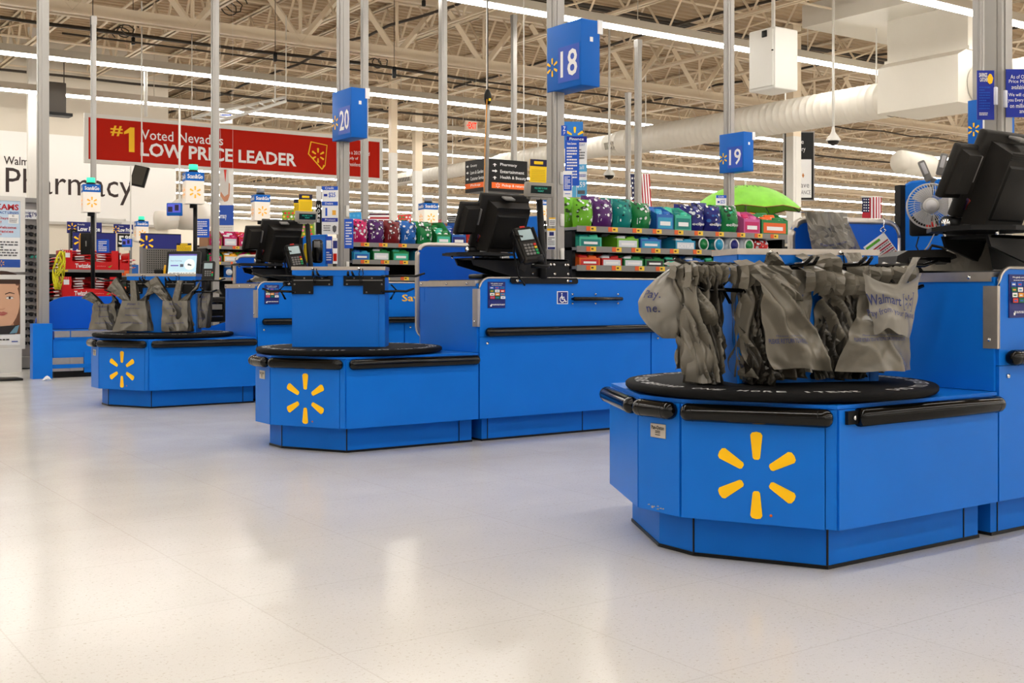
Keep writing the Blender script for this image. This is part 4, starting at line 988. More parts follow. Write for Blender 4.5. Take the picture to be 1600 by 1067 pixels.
def print_on(m, f, lines, x0, x1, off=.007):
    def fn_(X, Z): q = f(X, Z); return (q.x, q.y-off, q.z)
    for it in lines:
        if it[0] == 't': m.text(it[1], it[2], it[3], it[4], it[5], 0, it[6] if len(it) > 6 else .0, 0, fn_)
        elif it[0] == 's': m.spark(it[1], it[2], it[3], 0, 0, .36, .13, .09, lambda a, b, c=it: fn_(c[1]+(a-c[1])*c[4], b))
        elif it[0] == 'b':
            x, z, X, Z = it[1:5]
            for r_ in ((x, z, x+.012, Z), (X-.012, z, X, Z), (x, z, x+.04, z+.012), (x, Z-.012, x+.04, Z), (X-.04, z, X, z+.012), (X-.04, Z-.012, X, Z)):
                m.raw([fn_(a, b) for a, b in ((r_[0], r_[1]), (r_[2], r_[1]), (r_[2], r_[3]), (r_[0], r_[3]))], [(0, 1, 2, 3)], 0)
ang0 = R(-22); cx0, cy0 = 3.05+.065*math.cos(ang0), 2.725+.065*math.sin(ang0)
def px0(x, yo=-.12):
    c = Vector((cx0-yo*math.sin(ang0), cy0+yo*math.cos(ang0))); r = ray(x); dx, dy = math.cos(ang0), math.sin(ang0)
    return (c.y*r[0]-c.x*r[1])/(dx*r[1]-dy*r[0])
def pz0_(y): return EYE-(y-HY)/F*3.72-ZT
def bt(label, name='bag_bundle'):
    return thing(name, label, 'bags', (cx0, cy0, ZT), ang0, 'grey bag bundles in the fan lane')
Z = pz0_
# right bundle with the printed front bag
t = bt('bulky grey bag bundle with dark blue printed front, right one on the turntable')
fs = [make_sheet((px0(1272), px0(1396+(k % 2)*6)), (px0(1300-k*6), px0(1384)), Z(592-k*3), Z(446), -.13-.006*k+.09*(5-k)/5, 3.3+k, .075, 4.2, .9, .012, .03) for k in range(6)]
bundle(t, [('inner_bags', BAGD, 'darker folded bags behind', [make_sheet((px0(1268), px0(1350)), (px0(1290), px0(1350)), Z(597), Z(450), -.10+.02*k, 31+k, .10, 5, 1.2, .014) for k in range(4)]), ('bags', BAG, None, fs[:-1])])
ff = make_sheet((px0(1288), px0(1407)), (px0(1330), px0(1398)), Z(583), Z(442), -.20, 8.2, .035, 2.0, .9, .008, .05, .006)
m = MB(); m.grid(ff, 48, 42, 0, True); fb = m.build('front_bag', BAG, t)
m = MB(); print_on(m, ff, [('t', 'PLEASE RETURN TO A PARTICIPATING STORE FOR RECYCLING', .06, .345, .86, .385, .01), ('t', 'Please reuse, recycle, return this bag', .16, .40, .78, .425), ('t', '~', .3, .50, .6, .53), ('t', '>>', .74, .47, .86, .53, .03)], 0, 1); m.build('print', INK, fb)
CREASE = .4
fc = make_sheet((px0(1335), px0(1392)), (px0(1322), px0(1408)), Z(520), Z(425), -.235, 2.9, .006, 1.2, .4, .003, .03, .03)
fc0 = fc
def fc(u, v):
    q = fc0(u, v); q.z += -.040*math.sin(math.pi*min(1, max(0, u)))*v**3+.008*(1-v)*math.sin(5*u); q.x += .003*math.sin(5*v); return q
m = MB(); m.grid(fc, 40, 30, 0, True); fb2 = m.build('upper_bag', BAGL, t, 'lighter see-through upper bag')
m = MB(); print_on(m, fc, [('t', 'Walmart', -.02, .47, .56, .66, .01), ('b', .62, .40, .88, .72), ('s', .75, .56, .13, .75), ('t', 'Pay from your phone', -.06, .26, .95, .40, .003)], 0, 1); m.build('print', INK, fb2)
m = MB(); m.grid(make_sheet((px0(1370), px0(1388)), (px0(1398), px0(1412)), Z(455), Z(400), -.22, 5, .01, 2, .2, .003, .01), 6, 14); m.build('strap', BAGL, t, 'lighter twisted strap')
m = MB(); gather(m, px0(1338), px0(1434), Z(438), Z(408), -.12, 5, 12, 0, .016); gather(m, px0(1350), px0(1430), Z(446), Z(411), -.08, 4, 19, 0, .016); m.build('handle_gather', BAG, t)
CREASE = 1.0
# centre bundle
t = bt('bulky grey bag bundle at the blue post, left of the printed one')
fs = [make_sheet((px0(1156), px0(1246)), (px0(1152), px0(1216+k*3)), Z(598-k*2), Z(415), -.14+.02*(3-k), 11+k*1.7, .10, 4.8, 1.0, .012, .04) for k in range(4)]
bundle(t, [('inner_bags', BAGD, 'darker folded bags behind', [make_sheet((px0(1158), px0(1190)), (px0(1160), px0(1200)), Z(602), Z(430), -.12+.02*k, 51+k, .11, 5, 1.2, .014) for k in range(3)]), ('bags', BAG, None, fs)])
ff = make_sheet((px0(1180), px0(1262)), (px0(1150), px0(1212)), Z(576), Z(428), -.25, 4.4, .06, 2.2, .8, .009, .05, .01)
m = MB(); m.grid(ff, 48, 42, 0, True); fb = m.build('front_bag', BAG, t)
m = MB(); print_on(m, ff, [('t', 'PLEASE RETURN TO A PARTIC', .04, .27, .62, .32, .012), ('t', 'Please reuse, recycle', .14, .335, .56, .36)], 0, 1); m.build('print', INK, fb)
m = MB(); m.grid(make_sheet((px0(1195), px0(1225)), (px0(1150), px0(1208)), Z(470), Z(415), -.245, 9.5, .03, 2.5, .8, .004, .05, .02), 30, 30, 0, True); m.build('upper_bag', BAG, t)
m = MB(); gather(m, px0(1142), px0(1184), Z(446), Z(408), -.2, 4, 41, 0, .022); gather(m, px0(1136), px0(1178), Z(438), Z(408), -.15, 4, 42, 0, .02); m.build('handle_gather', BAG, t)
# bundle right behind the centre one, hung by its tab
t = bt('grey bag pack with clip tab hanging between the printed bundle and the centre bundle')
f = make_sheet((px0(1205), px0(1262)), (px0(1200), px0(1262)), Z(580), Z(420), -.135, 21.5, .02, 3, .3, .004, .02)
m = MB(); m.grid(f, 36, 34, 0, True); m.grid(make_sheet((px0(1210), px0(1266)), (px0(1206), px0(1262)), Z(584), Z(430), -.12, 22, .03, 3, .3, .004, .02), 20, 20); b_ = m.build('bags', BAG, t)
m = MB(); print_on(m, f, [('t', 'Pay', .45, .66, .75, .78, .01), ('t', 'STORE FOR', .60, .22, .98, .27, .01)], 0, 1); m.build('print', INK, b_)
m = MB(); m.grid(make_sheet((px0(1190), px0(1226)), (px0(1190), px0(1206)), Z(430), Z(393), -.155, 13, .012, 2, .3, .003, .015), 8, 10); m.build('clip_tab', BAG, t)
m = MB(); gather(m, px0(1238), px0(1312), Z(454), Z(418), -.22, 5, 71, 0, .02); gather(m, px0(1245), px0(1300), Z(428), Z(396), -.17, 4, 73, 0, .03); gather(m, px0(1262), px0(1340), Z(456), Z(424), -.2, 4, 79, 0, .016); m.build('handle_gather', BAG, t)
m = MB(); m.grid(make_sheet((px0(1310), px0(1345)), (px0(1318), px0(1334)), Z(440), Z(392), -.15, 17, .012, 2, .3, .003, .015), 8, 10); m.build('clip_tab', BAG, t)
# left bundle
t = bt('grey bag bundle at the left end of the turntable, with a clear bag ballooning out')
fs = [make_sheet((px0(1072+k*3), px0(1130)), (px0(1066+k*2), px0(1134)), Z(582+k*6), Z(430), -.10+.03*(3-k), 61+k*2.3, .075, 2.3, .7, .012, .05) for k in range(4)]
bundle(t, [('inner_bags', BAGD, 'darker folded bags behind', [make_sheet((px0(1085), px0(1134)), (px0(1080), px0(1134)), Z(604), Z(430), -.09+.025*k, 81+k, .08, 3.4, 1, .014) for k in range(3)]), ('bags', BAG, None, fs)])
m = MB(); gather(m, px0(1068), px0(1134), Z(442), Z(410), -.13, 7, 91, 0, .024); gather(m, px0(1056), px0(1112), Z(434), Z(408), -.06, 5, 93, 0, .022); m.build('handle_gather', BAG, t)
def balloon(u, v):
    a = math.pi*(.5+u); k = math.sin(math.pi*(.08+.92*v)) if v > .5 else math.sin(math.pi*(.08+.92*v))**.8
    return Vector((px0(1078)+(px0(1018)-px0(1078))*k*math.sin(math.pi*u*.5), -.00-.07*k*math.cos(math.pi*u*.5)+.014*fold(Vector((u*3, v*3.5, 3)))+.006*fold(Vector((u*7, v*6, 5))), Z(532)+(Z(412)-Z(532))*v))
m = MB(); m.grid(lambda u, v: balloon(1-u, v), 14, 22, 0, True); bb = m.build('balloon_bag', BAGL, t, 'clear grey bag puffed out to the side')
def bal(X, Zf): q = balloon(1-X, Zf); return (q.x-.004, q.y-.004, q.z)
m = MB(); m.text('Pay.', .22, .52, .62, .66, 0, .005, 0, bal); m.text('ne.', .35, .36, .62, .44, 0, .005, 0, bal); m.build('print', INK, bb)
CREASE = .45
# tidy T-shirt bag packs of lane 20
a2 = R(-32); c2 = (OFF[2][0]+3.05, OFF[2][1]+2.73)
def qx(x): return (x-258)/F*8.75
def qz(y): return EYE-(y-HY)/F*8.75-ZT
def tpack(label, body, ztop, zbot, left, right, tab, y, seed, n=5, lean=0.0):
    t = thing('bag_pack', label, 'bags', (c2[0], c2[1], ZT), a2, 'grey bag packs in lane 20')
    x0, x1, t0, t1 = [qx(v) for v in body]
    for nm, ml, ks in (('inner_bags', BAGD, range(n-1, 0, -1)), ('front_bag', BAG, (0,))):
        m = MB()
        for k in ks:
            yy = y+.016*k; s_ = seed+k; ex = .004*k
            f = make_sheet((x0, x1+ex*3), (t0, t1+ex), qz(zbot), qz(ztop), yy, s_, .016, 2.5, .3, .003, .015, .01)
            m.grid(f, 28, 28, 0, True)
            for tgt, u0, u1 in ((left, 0, .34), (right, .66, 1)):
                if not tgt: continue
                a, b = f(u0, 1), f(u1, 1); p, q = Vector((qx(tgt[0]), yy-.05, qz(tgt[1]))), Vector((qx(tgt[2]), yy-.05, qz(tgt[3])))
                m.grid(lambda u, v: (a.lerp(b, u)).lerp(p.lerp(q, u), v)+Vector((0, .012*(fold(Vector((u*2, v*4, s_)))-.4), .006*math.sin(v*3))), 6, 10, 0)
            if tab:
                a, b = f(.36, 1), f(.64, 1); p, q = Vector((qx(tab[0]-4), yy-.02, qz(tab[1]))), Vector((qx(tab[0]+4), yy-.02, qz(tab[1])))
                m.grid(lambda u, v: (a.lerp(b, u)).lerp(p.lerp(q, u), v**.8)+Vector((0, .006*fold(Vector((u*3, v*4, s_))), 0)), 4, 8, 0)
            if k == 0: f0 = f
        o = m.build(nm, ml, t)
    m = MB(); print_on(m, f0, [('t', 'Walmart', .25, .86, .62, .93, .01), ('s', .74, .90, .05, .8), ('t', 'Pay from your phone', .2, .72, .8, .78), ('t', 'Please reuse', .3, .50, .7, .54, .02), ('t', 'PLEASE RETURN TO A STORE', .18, .24, .85, .29, .01)], 0, 1, .004); m.build('print', INK, o)
    return t
tpack('grey bag pack on the front left of the lane 20 post, arms spread', (186, 241, 202, 238), 470, 517, (181, 452, 195, 434), (252, 458, 246, 440), (219, 438), -.16, 5.2)
tpack('grey bag pack on the front right of the lane 20 post, arms spread wide', (262, 303, 264, 302), 470, 518, (238, 444, 256, 432), (318, 452, 324, 438), (291, 438), -.16, 15.7)
tpack('low grey bag pack with bunched handles left of the lane 20 post', (141, 186, 150, 184), 475, 516, (133, 466, 146, 456), (188, 470, 176, 456), None, -.02, 25.1)
tpack('narrow grey bag pack seen edge-on right of the lane 20 post', (313, 325, 311, 333), 458, 513, None, (352, 460, 348, 452), None, -.04, 35.9, 4)
# loose bags
def loose(name, label, fn, nu, nv, loc, rz, mt=BAG, prints_=None):
    m = MB(); m.grid(fn, nu, nv, 0, False, .5, random.Random(5)); o = m.build(name, mt, loc=loc, rz=rz); tag(o, label, 'bag')
    if prints_: q = MB(); print_on(q, fn, prints_, 0, 1); q.build('print', INK, o)
    return o
gx, gy = OFF[0][0]+3.89, OFF[0][1]+3.40
gl = at(1262, 338, 4.93)
def drape(u, v):
    z = -.32*(1-v) if v < .86 else .01
    y = -.035-.02*math.sin(3*u)*(1-v)+.03*(fold(Vector((u*2.5, v*2, 4.4)))-.4)*(1-v*.7) if v < .86 else -.03+(v-.86)*.6
    return Vector((-.03+.26*u*(.75+.25*(1-v))+.07*(1-v)+.0, y+.006*fold(Vector((u*9, v*9, 1))), z*(.72+.28*math.sin(1+u*2.2))+.01))
loose('draped_bag', 'grey bag draped over the low partition behind the cashier', drape, 16, 18, gl, R(-16), BAG, [('t', 'Please reuse, recycle', .15, .55, .7, .6, .01), ('t', 'PLEASE RETURN TO A STORE', .1, .4, .85, .47, .02)])
# ------------------------------------------------------------------ fan, cards and scanner of the cashier place at right
fc_ = at(1453, 322, 4.62)
t = thing('clip_fan', 'small round white clip-on fan fixed on the tall blue panel', 'fan', fc_, R(-48))
r = .089
m = MB()
for rr, y, q in ((r, -.012, .0035), (r*.99, .012, .003), (r*.72, -.028, .0012), (r*.45, -.034, .0012)): m.tube([(rr*math.cos(2*math.pi*k/40), y, rr*math.sin(2*math.pi*k/40)) for k in range(41)], q, 6)
for k in range(48):
    a = 2*math.pi*k/48; b = a+.18
    m.tube([(.03*math.cos(a), -.036, .03*math.sin(a)), (r*.65*math.cos((a+b)/2), -.032, r*.65*math.sin((a+b)/2)), (r*math.cos(b), -.012, r*math.sin(b)), (r*math.cos(b), .014, r*math.sin(b))], .0014, 4)
m.build('grille', mat('fan_grey', (.52, .51, .50), .4), t)
m = MB(); m.cyl((0, -.034, 0), (0, -.044, 0), .032, .028, 24); m.cyl((0, -.044, 0), (0, -.0445, 0), .022, n=20, mi=1); m.build('hub_cap', [mat('fan_grey', (.52, .51, .50), .4), paint(205, 205, 208)], t)
for k in range(3):
    m = MB(); a0 = k*2.094
    m.grid(lambda u, v: Vector(((.018+.058*v)*math.cos(a0+(u-.5)*(1.3-.1*v)), -.006+(u-.5)*.016, (.018+.058*v)*math.sin(a0+(u-.5)*(1.3-.1*v)))), 6, 4, 0, True); m.build('blade', mat('fan_blade', (.6, .6, .62), .25), t)
m = MB(); m.cyl((0, 0, 0), (0, .07, 0), .032, .026, 18); m.build('motor_housing', MGREY, t)
m = MB(); m.tube([(0, .04, .02), (.01, .04, .09), (.02, .03, .115)], .012, 8)
for dx, dz in ((-.02, .0), (.045, .025)):
    m.rbox((.005+dx, .03, .145+dz), (.03, .014, .09), .007, 0, 0, 0, R(-22 if dx < 0 else 14)); m.rbox((.003+dx*1.1, .022, .155+dz), (.016, .006, .05), .003, 1, 0, 0, R(-22 if dx < 0 else 14))
m.build('clip', [MGREY, paint(185, 185, 190)], t)
m = MB(); m.tube([(.02, .06, -.02), (.03, .07, -.1), (.0, .06, -.16), (-.05, .03, -.22)], .003, 5); m.build('cord', paint(190, 185, 175), t)
p = at(1444, 366, 4.75); t = thing('speaker_box', 'small black box with a red button under the clip fan', 'box', p, R(-60))
m = MB(); m.rbox((0, 0, .035), (.115, .04, .085), .01); m.build('box_body', BLK, t)
m = MB(); m.cyl((.03, -.02, .03), (.03, -.028, .03), .02, n=16); m.build('red_button', paint(200, 30, 20), t)
m = MB(); m.tube([(-.02, -.01, -.01), (-.03, -.015, -.05), (-.015, -.02, -.08)]+[(-.015+.008*math.cos(k*1.3), -.02+.008*math.sin(k*1.3), -.08-.002*k) for k in range(26)], .003, 5); m.build('coiled_cord', BLK, t)
board('price_card', 'white price card hanging on the tall blue panel beside the fan', 'card', 1482, 1513, 306, 355, 4.58, R(-75), [WHITE, GR, NAVY], [('t', '5', .06, .08, .2, .2, 1, .02), ('r', .25, .06, .28, .2, 1), ('r', .32, .06, .36, .2, 1), ('r', .4, .06, .43, .2, 1), ('r', .47, .06, .5, .2, 1), ('l', .2, .5, .8, .95, 4, 1), ('r', .6, .08, .92, .2, 1)], .004)
board('white_card', 'plain white leaflet behind the red cup near the fan', 'card', 1515, 1555, 328, 355, 4.55, 'C', [WHITE, NAVY, GR], [('r', .05, .1, .2, .5, 2), ('l', .3, .2, .9, .8, 3, 1)], .01)
p = at(1536, 355, 4.42); t = thing('red_cup', 'red paper cup behind the writing shelf of the lane with the fan', 'cup', p)
m = MB(); m.lathe([(.001, 0), (.020, 0), (.022, .075), (.019, .075), (.018, .005)], 20); m.build('cup_body', paint(190, 50, 35), t); m = MB(); m.lathe([(.0222, .06), (.0235, .064), (.0222, .07)], 20); m.build('rim', paint(200, 70, 50), t)
# scanner hood and heap of bags on the near counter
p = at(1435, 436, 4.25); t = thing('scanner_hood', 'black curved scanner hood behind the end panel of the lane with the fan', 'scanner', (p.x, p.y, .93), R(-30))
m = MB(); prof = [(-.13, .0), (-.12, .055), (-.08, .075), (.05, .08), (.10, .06), (.12, .0)]
m.prism(prof, -.09, .09, 0, Matrix.Rotation(R(90), 4, 'X')); m.build('hood', DGREY, t)
m = MB(); m.rbox((.0, -.092, .03), (.16, .006, .04), .01); m.build('scan_window', BLKG, t)
m = MB(); m.tube([(.06, .04, .08), (.08, .06, .10), (.11, .03, .09), (.14, 0, .05)], .006, 6); m.build('cord', BLK, t)
p = at(1440, 438, 4.15)
loose('bag_heap', 'crumpled light grey bag heaped on the counter beside the scanner hood', lambda u, v: Vector((-.02+.26*u, .16*v, .005+(.03+.11*u*u)*math.sin(math.pi*v)+.025*fold(Vector((u*4, v*4, 2)))*math.sin(math.pi*v))), 20, 14, (p.x, p.y-.03, .925), R(-30), BAGL)
p = at(412, 432, 9.2)
loose('bag_heap', 'crumpled grey bag lying on the end of the lane 20 counter', lambda u, v: Vector((-.15+.26*u, .2*v, .006+.05*math.sin(math.pi*v)*math.sin(math.pi*u)+.03*fold(Vector((u*4, v*4, 6)))*math.sin(math.pi*v))), 16, 12, (3.72, 8.62, .93), R(0), BAG)
# coupon sheet on a hook
p = at(1379, 360, 4.75); t = thing('coupon_sheet', 'white coupon sheet with red code rows hanging askew on a hook', 'sheet', p, -YAW)
m = MB(); m.M = Matrix.Rotation(R(-36), 4, 'Y') @ Matrix.Translation((-.105, 0, -.16))
W, H = .105, .15; m.lim((0, 0, 0), (W, .003, H)); its = [('r', .04, .88, .7, .95, 2)]
for q in range(6): its += [('r', .04, .76-q*.13, .96, .80-q*.13, 1), ('l', .06, .69-q*.13, .94, .75-q*.13, 1, 3)]
prints(m, W, H, its); m.build('sheet', [WHITE, paint(170, 30, 50), paint(90, 170, 50), GR], t)
m = MB(); m.tube([(0, .0, .012), (-.012, -.005, .0), (0, -.008, -.012), (.012, -.005, 0), (.004, 0, .012), (.01, .01, .03), (.014, .02, .05)], .0025, 6); m.build('ring_hook', CHROME, t)
p = at(1321, 347, 4.9); m = MB(); m.tube([(-.01, 0, .02), (.006, -.01, .02), (.008, -.012, -.004), (0, -.012, -.012), (-.008, -.01, -.006)], .0025, 6); o = m.build('wall_hook', WPAINT, loc=p, rz=-YAW); tag(o, 'small white hook on the low partition beside the draped bag', 'hook')
p = at(756, 391, 7.3); t = thing('coupon_sheet', 'small white sheet on a ring at the back of the lane 18 register', 'sheet', at(779, 392, 7.1), -YAW)
m = MB(); m.M = Matrix.Rotation(R(-20), 4, 'Y'); m.lim((-.03, 0, -.15), (.05, .003, -.01)); m.build('sheet', WHITE, t); m = MB(); m.tube([(.015*math.cos(k), -.004, .015*math.sin(k)) for k in range(7)], .002, 5); m.build('ring_hook', CHROME, t)
board('receipt_card', 'white gift card slip hanging beside the number 18 pole, above the counter', 'card', 855, 868, 357, 390, 7.0, 'C', [WHITE, NAVY, GR, YEL], [('r', 0, .9, 1, 1, 3), ('r', .25, .66, .8, .84, 1), ('l', .1, .2, .9, .6, 5, 2), ('r', .05, .02, .95, .12, 1)], .004)
board('receipt_card', 'small white slip above the gift card slip at the number 18 pole', 'card', 858, 868, 340, 353, 7.05, 'C', [WHITE, YEL, GR], [('r', 0, .85, 1, 1, 1), ('l', .1, .1, .9, .7, 3, 2)], .004)
# ------------------------------------------------------------------ hanging signs
board('price_leader_banner', 'long red banner reading LOW PRICE LEADER hanging before the pharmacy wall', 'banner', 138, 593, 183, 248.5, depth(onY(138, 248, 21.0).x, 21.0), 'X', [PRED, WHITE, mat('banner_yellow', s2l(245, 190, 10), .5)],
      [('t', '#', .066, .60, .103, .85, 2, .02), ('p', [(.122, .24), (.139, .24), (.139, .84), (.126, .84), (.107, .72), (.107, .66), (.122, .70)], 2), ('t', "Voted Nevada's", .16, .57, .425, .83, 1, .005), ('t', 'LOW PRICE LEADER', .158, .16, .682, .50, 1, .025),
       ('s', .762, .50, .20, 2), ('t', 'Based on a 2017 brand', .835, .60, .96, .70, 1), ('t', 'image study of', .835, .44, .915, .54, 1), ('t', 'Nevada residents.', .835, .28, .93, .38, 1),
       *[('p', q, 2) for q in ([(.735, .86), (.797, .80), (.797, .78), (.735, .84)], [(.797, .80), (.7945, .80), (.787, .24), (.7895, .24)], [(.7895, .24), (.782, .26), (.776, .14), (.779, .14)], [(.779, .14), (.776, .12), (.724, .52), (.728, .53)], [(.724, .52), (.728, .52), (.738, .86), (.734, .86)])]], .05, frame=(.07, paint(222, 220, 214)))
hanger(onY(540, 196, 21.0), 4.9, .012, 'thin white wire pipe at the right end of the red banner', 'hanger_wire')
# black direction sign box
pA = at(757, 298, 16.0); aY = R(-90)
t = thing('direction_sign', 'black hanging box sign with white arrows and an orange pickup strip', 'sign', pA)
dw = onX(727, 298, pA.x).y-pA.y; dx = onY(824, 298, pA.y).x-pA.x; hh = 51/F*16.0
m = MB(); m.lim((0, 0, 0), (dx, dw, hh)); m.build('sign_box', BLKM, t)
m = MB(); prints(m, dx, hh, [('t', 'Pharmacy', .36, .78, .75, .89, 0, .01), ('t', 'Entertainment', .36, .58, .92, .68, 0, .01), ('t', 'Health & Beauty', .36, .38, .97, .50, 0, .01), ('r', .16, .10, 1, .28, 1), ('t', 'Pickup & returns', .40, .14, .95, .24, 0, .01)]+
       [('p', [(a-.012, z), (a+.012, z), (a+.012, z+.05), (a+.05, z+.05), (a, z+.1), (a-.05, z+.05), (a-.012, z+.05)], 0) for a, z in ((.23, .77), (.23, .37))]+[('p', [(.17, .61), (.24, .61), (.24, .58), (.29, .63), (.24, .68), (.24, .65), (.17, .65)], 0), ('s', .3, .19, .08, 0)], -.003)
m.build('front_print', [WHITE, ORANGE], t)
m = MB(); m.M = Matrix.Translation((0, dw, 0)) @ Matrix.Rotation(aY, 4, 'Z'); prints(m, dw, hh, [('t', 'Grocery', .28, .76, .62, .87, 0, .01), ('t', 'Lawn & Garden', .28, .56, .95, .67, 0, .01), ('t', 'Customer Service', .28, .37, .98, .48, 0, .01), ('r', 0, .12, 1, .28, 1), ('t', 'Pickup', .3, .16, .8, .25, 0, .01)]+
       [('p', [(.08, z+.02), (.14, z+.02), (.14, z-.01), (.2, z+.04), (.14, z+.09), (.14, z+.06), (.08, z+.06)], 0) for z in (.78, .58, .38)], -.003); m.build('side_print', [WHITE, ORANGE], t)
m = MB()
for x in (.05, dx-.05): m.cyl((x, .02, hh), (x, .02, 5.7-pA.z), .008, n=5)
m.build('hanger_wire', WPAINT, t)
board('jewelry_sign', 'tall black hanging sign with white lower poster mounted across the thick white column', 'sign', 1226, 1271, 207, 312, 25.0, 'C', [BLKM, WHITE, GR, paint(190, 120, 60)],
      [('t', 'Fine', .3, .83, .66, .9, 1), ('t', 'Jewelry', .22, .70, .72, .79, 1), ('r', .1, .03, .93, .60, 1), ('t', 'CLEARANCE', .2, .08, .9, .14, 2), ('t', 'have', .45, .18, .85, .26, 2), ('p', [(.6, .36), (.64, .4), (.68, .36), (.64, .32)], 3)], .06, frame=(.025, paint(150, 145, 140)), hang=5.7)
# EXIT sign
board('exit_sign', 'small lit EXIT sign with red letters hanging in the joists', 'sign', 728, 746, 188, 203, 21.5, 'X', [mat('exit_white', (.62, .5, .40), .5), mat('exit_red', (1, .03, .0), .5, emit=.6)], [('t', 'EXIT', .22, .18, .92, .86, 1, .03), ('p', [(.06, .5), (.16, .36), (.16, .64)], 1)], .05, hang=5.7)
# tool balancer pole
p = at(762, 164, 14.2); q = at(756, 244, 14.2); t = thing('hanging_reel', 'black cable reel on a slanting grey pole behind the register monitors', 'reel', p)
m = MB(); m.lathe([(.001, 0), (.03, .01), (.05, .07), (.045, .13), (.02, .19), (.001, .2)], 16); m.box((0, -.046, .06), (.03, .01, .03), 1); m.build('reel_housing', [BLK, paint(220, 190, 40)], t)
m = MB(); m.tube([(0, 0, 0), (0, 0, -.1), (q.x-p.x, q.y-p.y, -2.0)], .03, 8); m.build('reel_pole', ALU, t); m = MB(); m.cyl((0, 0, .2), (0, 0, 6.3-p.z), .008, n=5); m.build('drop_cord', CABLE, t)
m = MB(); m.tube([(-.03, -.03, .08), (-.06, -.03, -.5), (-.08, -.03, -1.5)], .006, 5); m.build('orange_cord', paint(210, 140, 40), t)
for px, y0, y1, d, lb in ((145, 25, 65, 15.6, 'thin hanging black sprinkler drop above the slim pole on the banner'), (208, 58, 70, 19.6, 'black connector hanging from the cable run above the red banner'), (430, 82, 96, 19.6, 'black connector hanging on the cable run right of the banner'), (616, 104, 122, 19.6, 'black connector hanging on the cable run near the lone pole'), (662, 0, 10, 19.6, 'black connector up at the top edge of the picture')):
    p = at(px, y1, d); hgt = (y1-y0)/F*d; m = MB(); m.rbox((0, 0, hgt/2), (.06, .06, hgt), .015); m.cyl((0, 0, hgt), (0, 0, 6.5-p.z), .006, n=6); o = m.build('cable_connector', BLK, loc=p); tag(o, lb, 'connector')
# speaker / equipment box on the pharmacy wall, tilted screen
p = at(87, 182, 23.0); t = thing('wall_equipment_box', 'dark grey equipment box on a bracket high before the pharmacy wall', 'box', p)
m = MB(); m.rbox((0, 0, .35), (.34, .3, .64), .02); m.build('box_body', paint(85, 80, 74), t); m = MB(); m.lim((-.25, -.2, 0), (.28, .1, .06)); m.build('bracket', BLK, t); m = MB(); m.cyl((.16, 0, .65), (.16, 0, 1.1), .01, n=5); m.build('hanger_rod', CABLE, t)
a0_, b0_ = at(206, 259, 19.5), at(236, 292, 19.5)
t = thing('hanging_screen', 'dark tilted flat screen hanging before the pharmacy lettering', 'screen', at(220, 276, 19.5), -YAW)
m = MB(); m.M = Matrix.Rotation(R(12), 4, 'Y') @ Matrix.Rotation(R(-14), 4, 'X'); m.rbox((-.02, 0, 0), (.26, .06, .36), .01, 0); m.build('screen_body', BLK, t)
m = MB(); m.M = Matrix.Rotation(R(12), 4, 'Y') @ Matrix.Rotation(R(-14), 4, 'X'); m.rect(-.135, -.155, .07, .165, 0, -.032); m.build('screen', paint(75, 72, 66, .2), t); m = MB(); m.cyl((0, .05, 0), (0, .05, 3.0), .012, n=6); m.build('drop_pipe', WPAINT, t)
# lit lane lanterns
def lantern(px, yt, yb, d, wpx, label, lit=.35, green=False, pole=False):
    p = at(px, yb, d); wd = wpx/F*d/1.36; h = (yb-yt)/F*d
    t = thing('lane_lantern', label, 'lantern', p, R(-8), 'white lane lanterns')
    h2 = wd/2; m = MB(); m.lim((-h2, -h2, 0), (h2, h2, h*.72)); m.build('lantern_body', mat('lantern_white_%d' % (lit*100), (.85, .78, .68), .5, emit=lit*.4), t)
    m = MB(); m.lim((-h2, -h2, h*.72), (h2, h2, h)); m.build('blue_band', SIGNB, t)
    m = MB()
    for k in (0, 1):
        m.M = Matrix.Rotation(R(-90)*k, 4, 'Z') @ Matrix.Translation((-h2, -h2, 0)); m.spark(h2, h*.36, h*.19, 0, -.003, .36, .16, .1); m.text('Scan&Go', wd*.08, h*.79, wd*.92, h*.93, 1, .03, -.003)
    m.build('print', [mat('orange_spark', (1, .42, .03), .5, emit=.25), WHITE], t)
    m = MB(); m.cyl((0, 0, h), (0, 0, h*1.08), h2*.55, n=14); m.build('lamp_base', BLK, t)
    m = MB(); m.cyl((0, 0, h*1.08), (0, 0, h*1.26), h2*.5, n=14); m.build('lamp_cap', GREENL if green else mat('grey_lamp', (.32, .31, .3), .3), t)
    m = MB(); m.cyl((0, 0, -.04), (0, 0, 0), h2*.4, n=10); m.cyl((.02, 0, -(p.z-.9) if pole else -p.z), (.02, 0, 0), .022 if pole else .012, n=8); m.build('lantern_pole', BLK, t)
lantern(142, 289, 332, 12.4, 35, 'lit white lantern with green lamp in front of the pharmacy lettering', .45, True, True)
lantern(302, 270, 319, 12.0, 38, 'lit white lantern with green lamp right of the pharmacy lettering', .3, True, True)
lantern(221, 346, 376, 17.5, 25, 'small lit lantern with green lamp left of the pegboard', .3, True)
lantern(407, 305, 345, 13.4, 33, 'lit white lantern with grey lamp above the lane 20 register monitors', .3)
lantern(669, 318, 354, 14.5, 32, 'lit white lantern with grey lamp over the gum rack of lane 20', .6)
lantern(850, 312, 345, 15.5, 22, 'lit lantern half hidden between the customer display and the number 18 pole', .3)
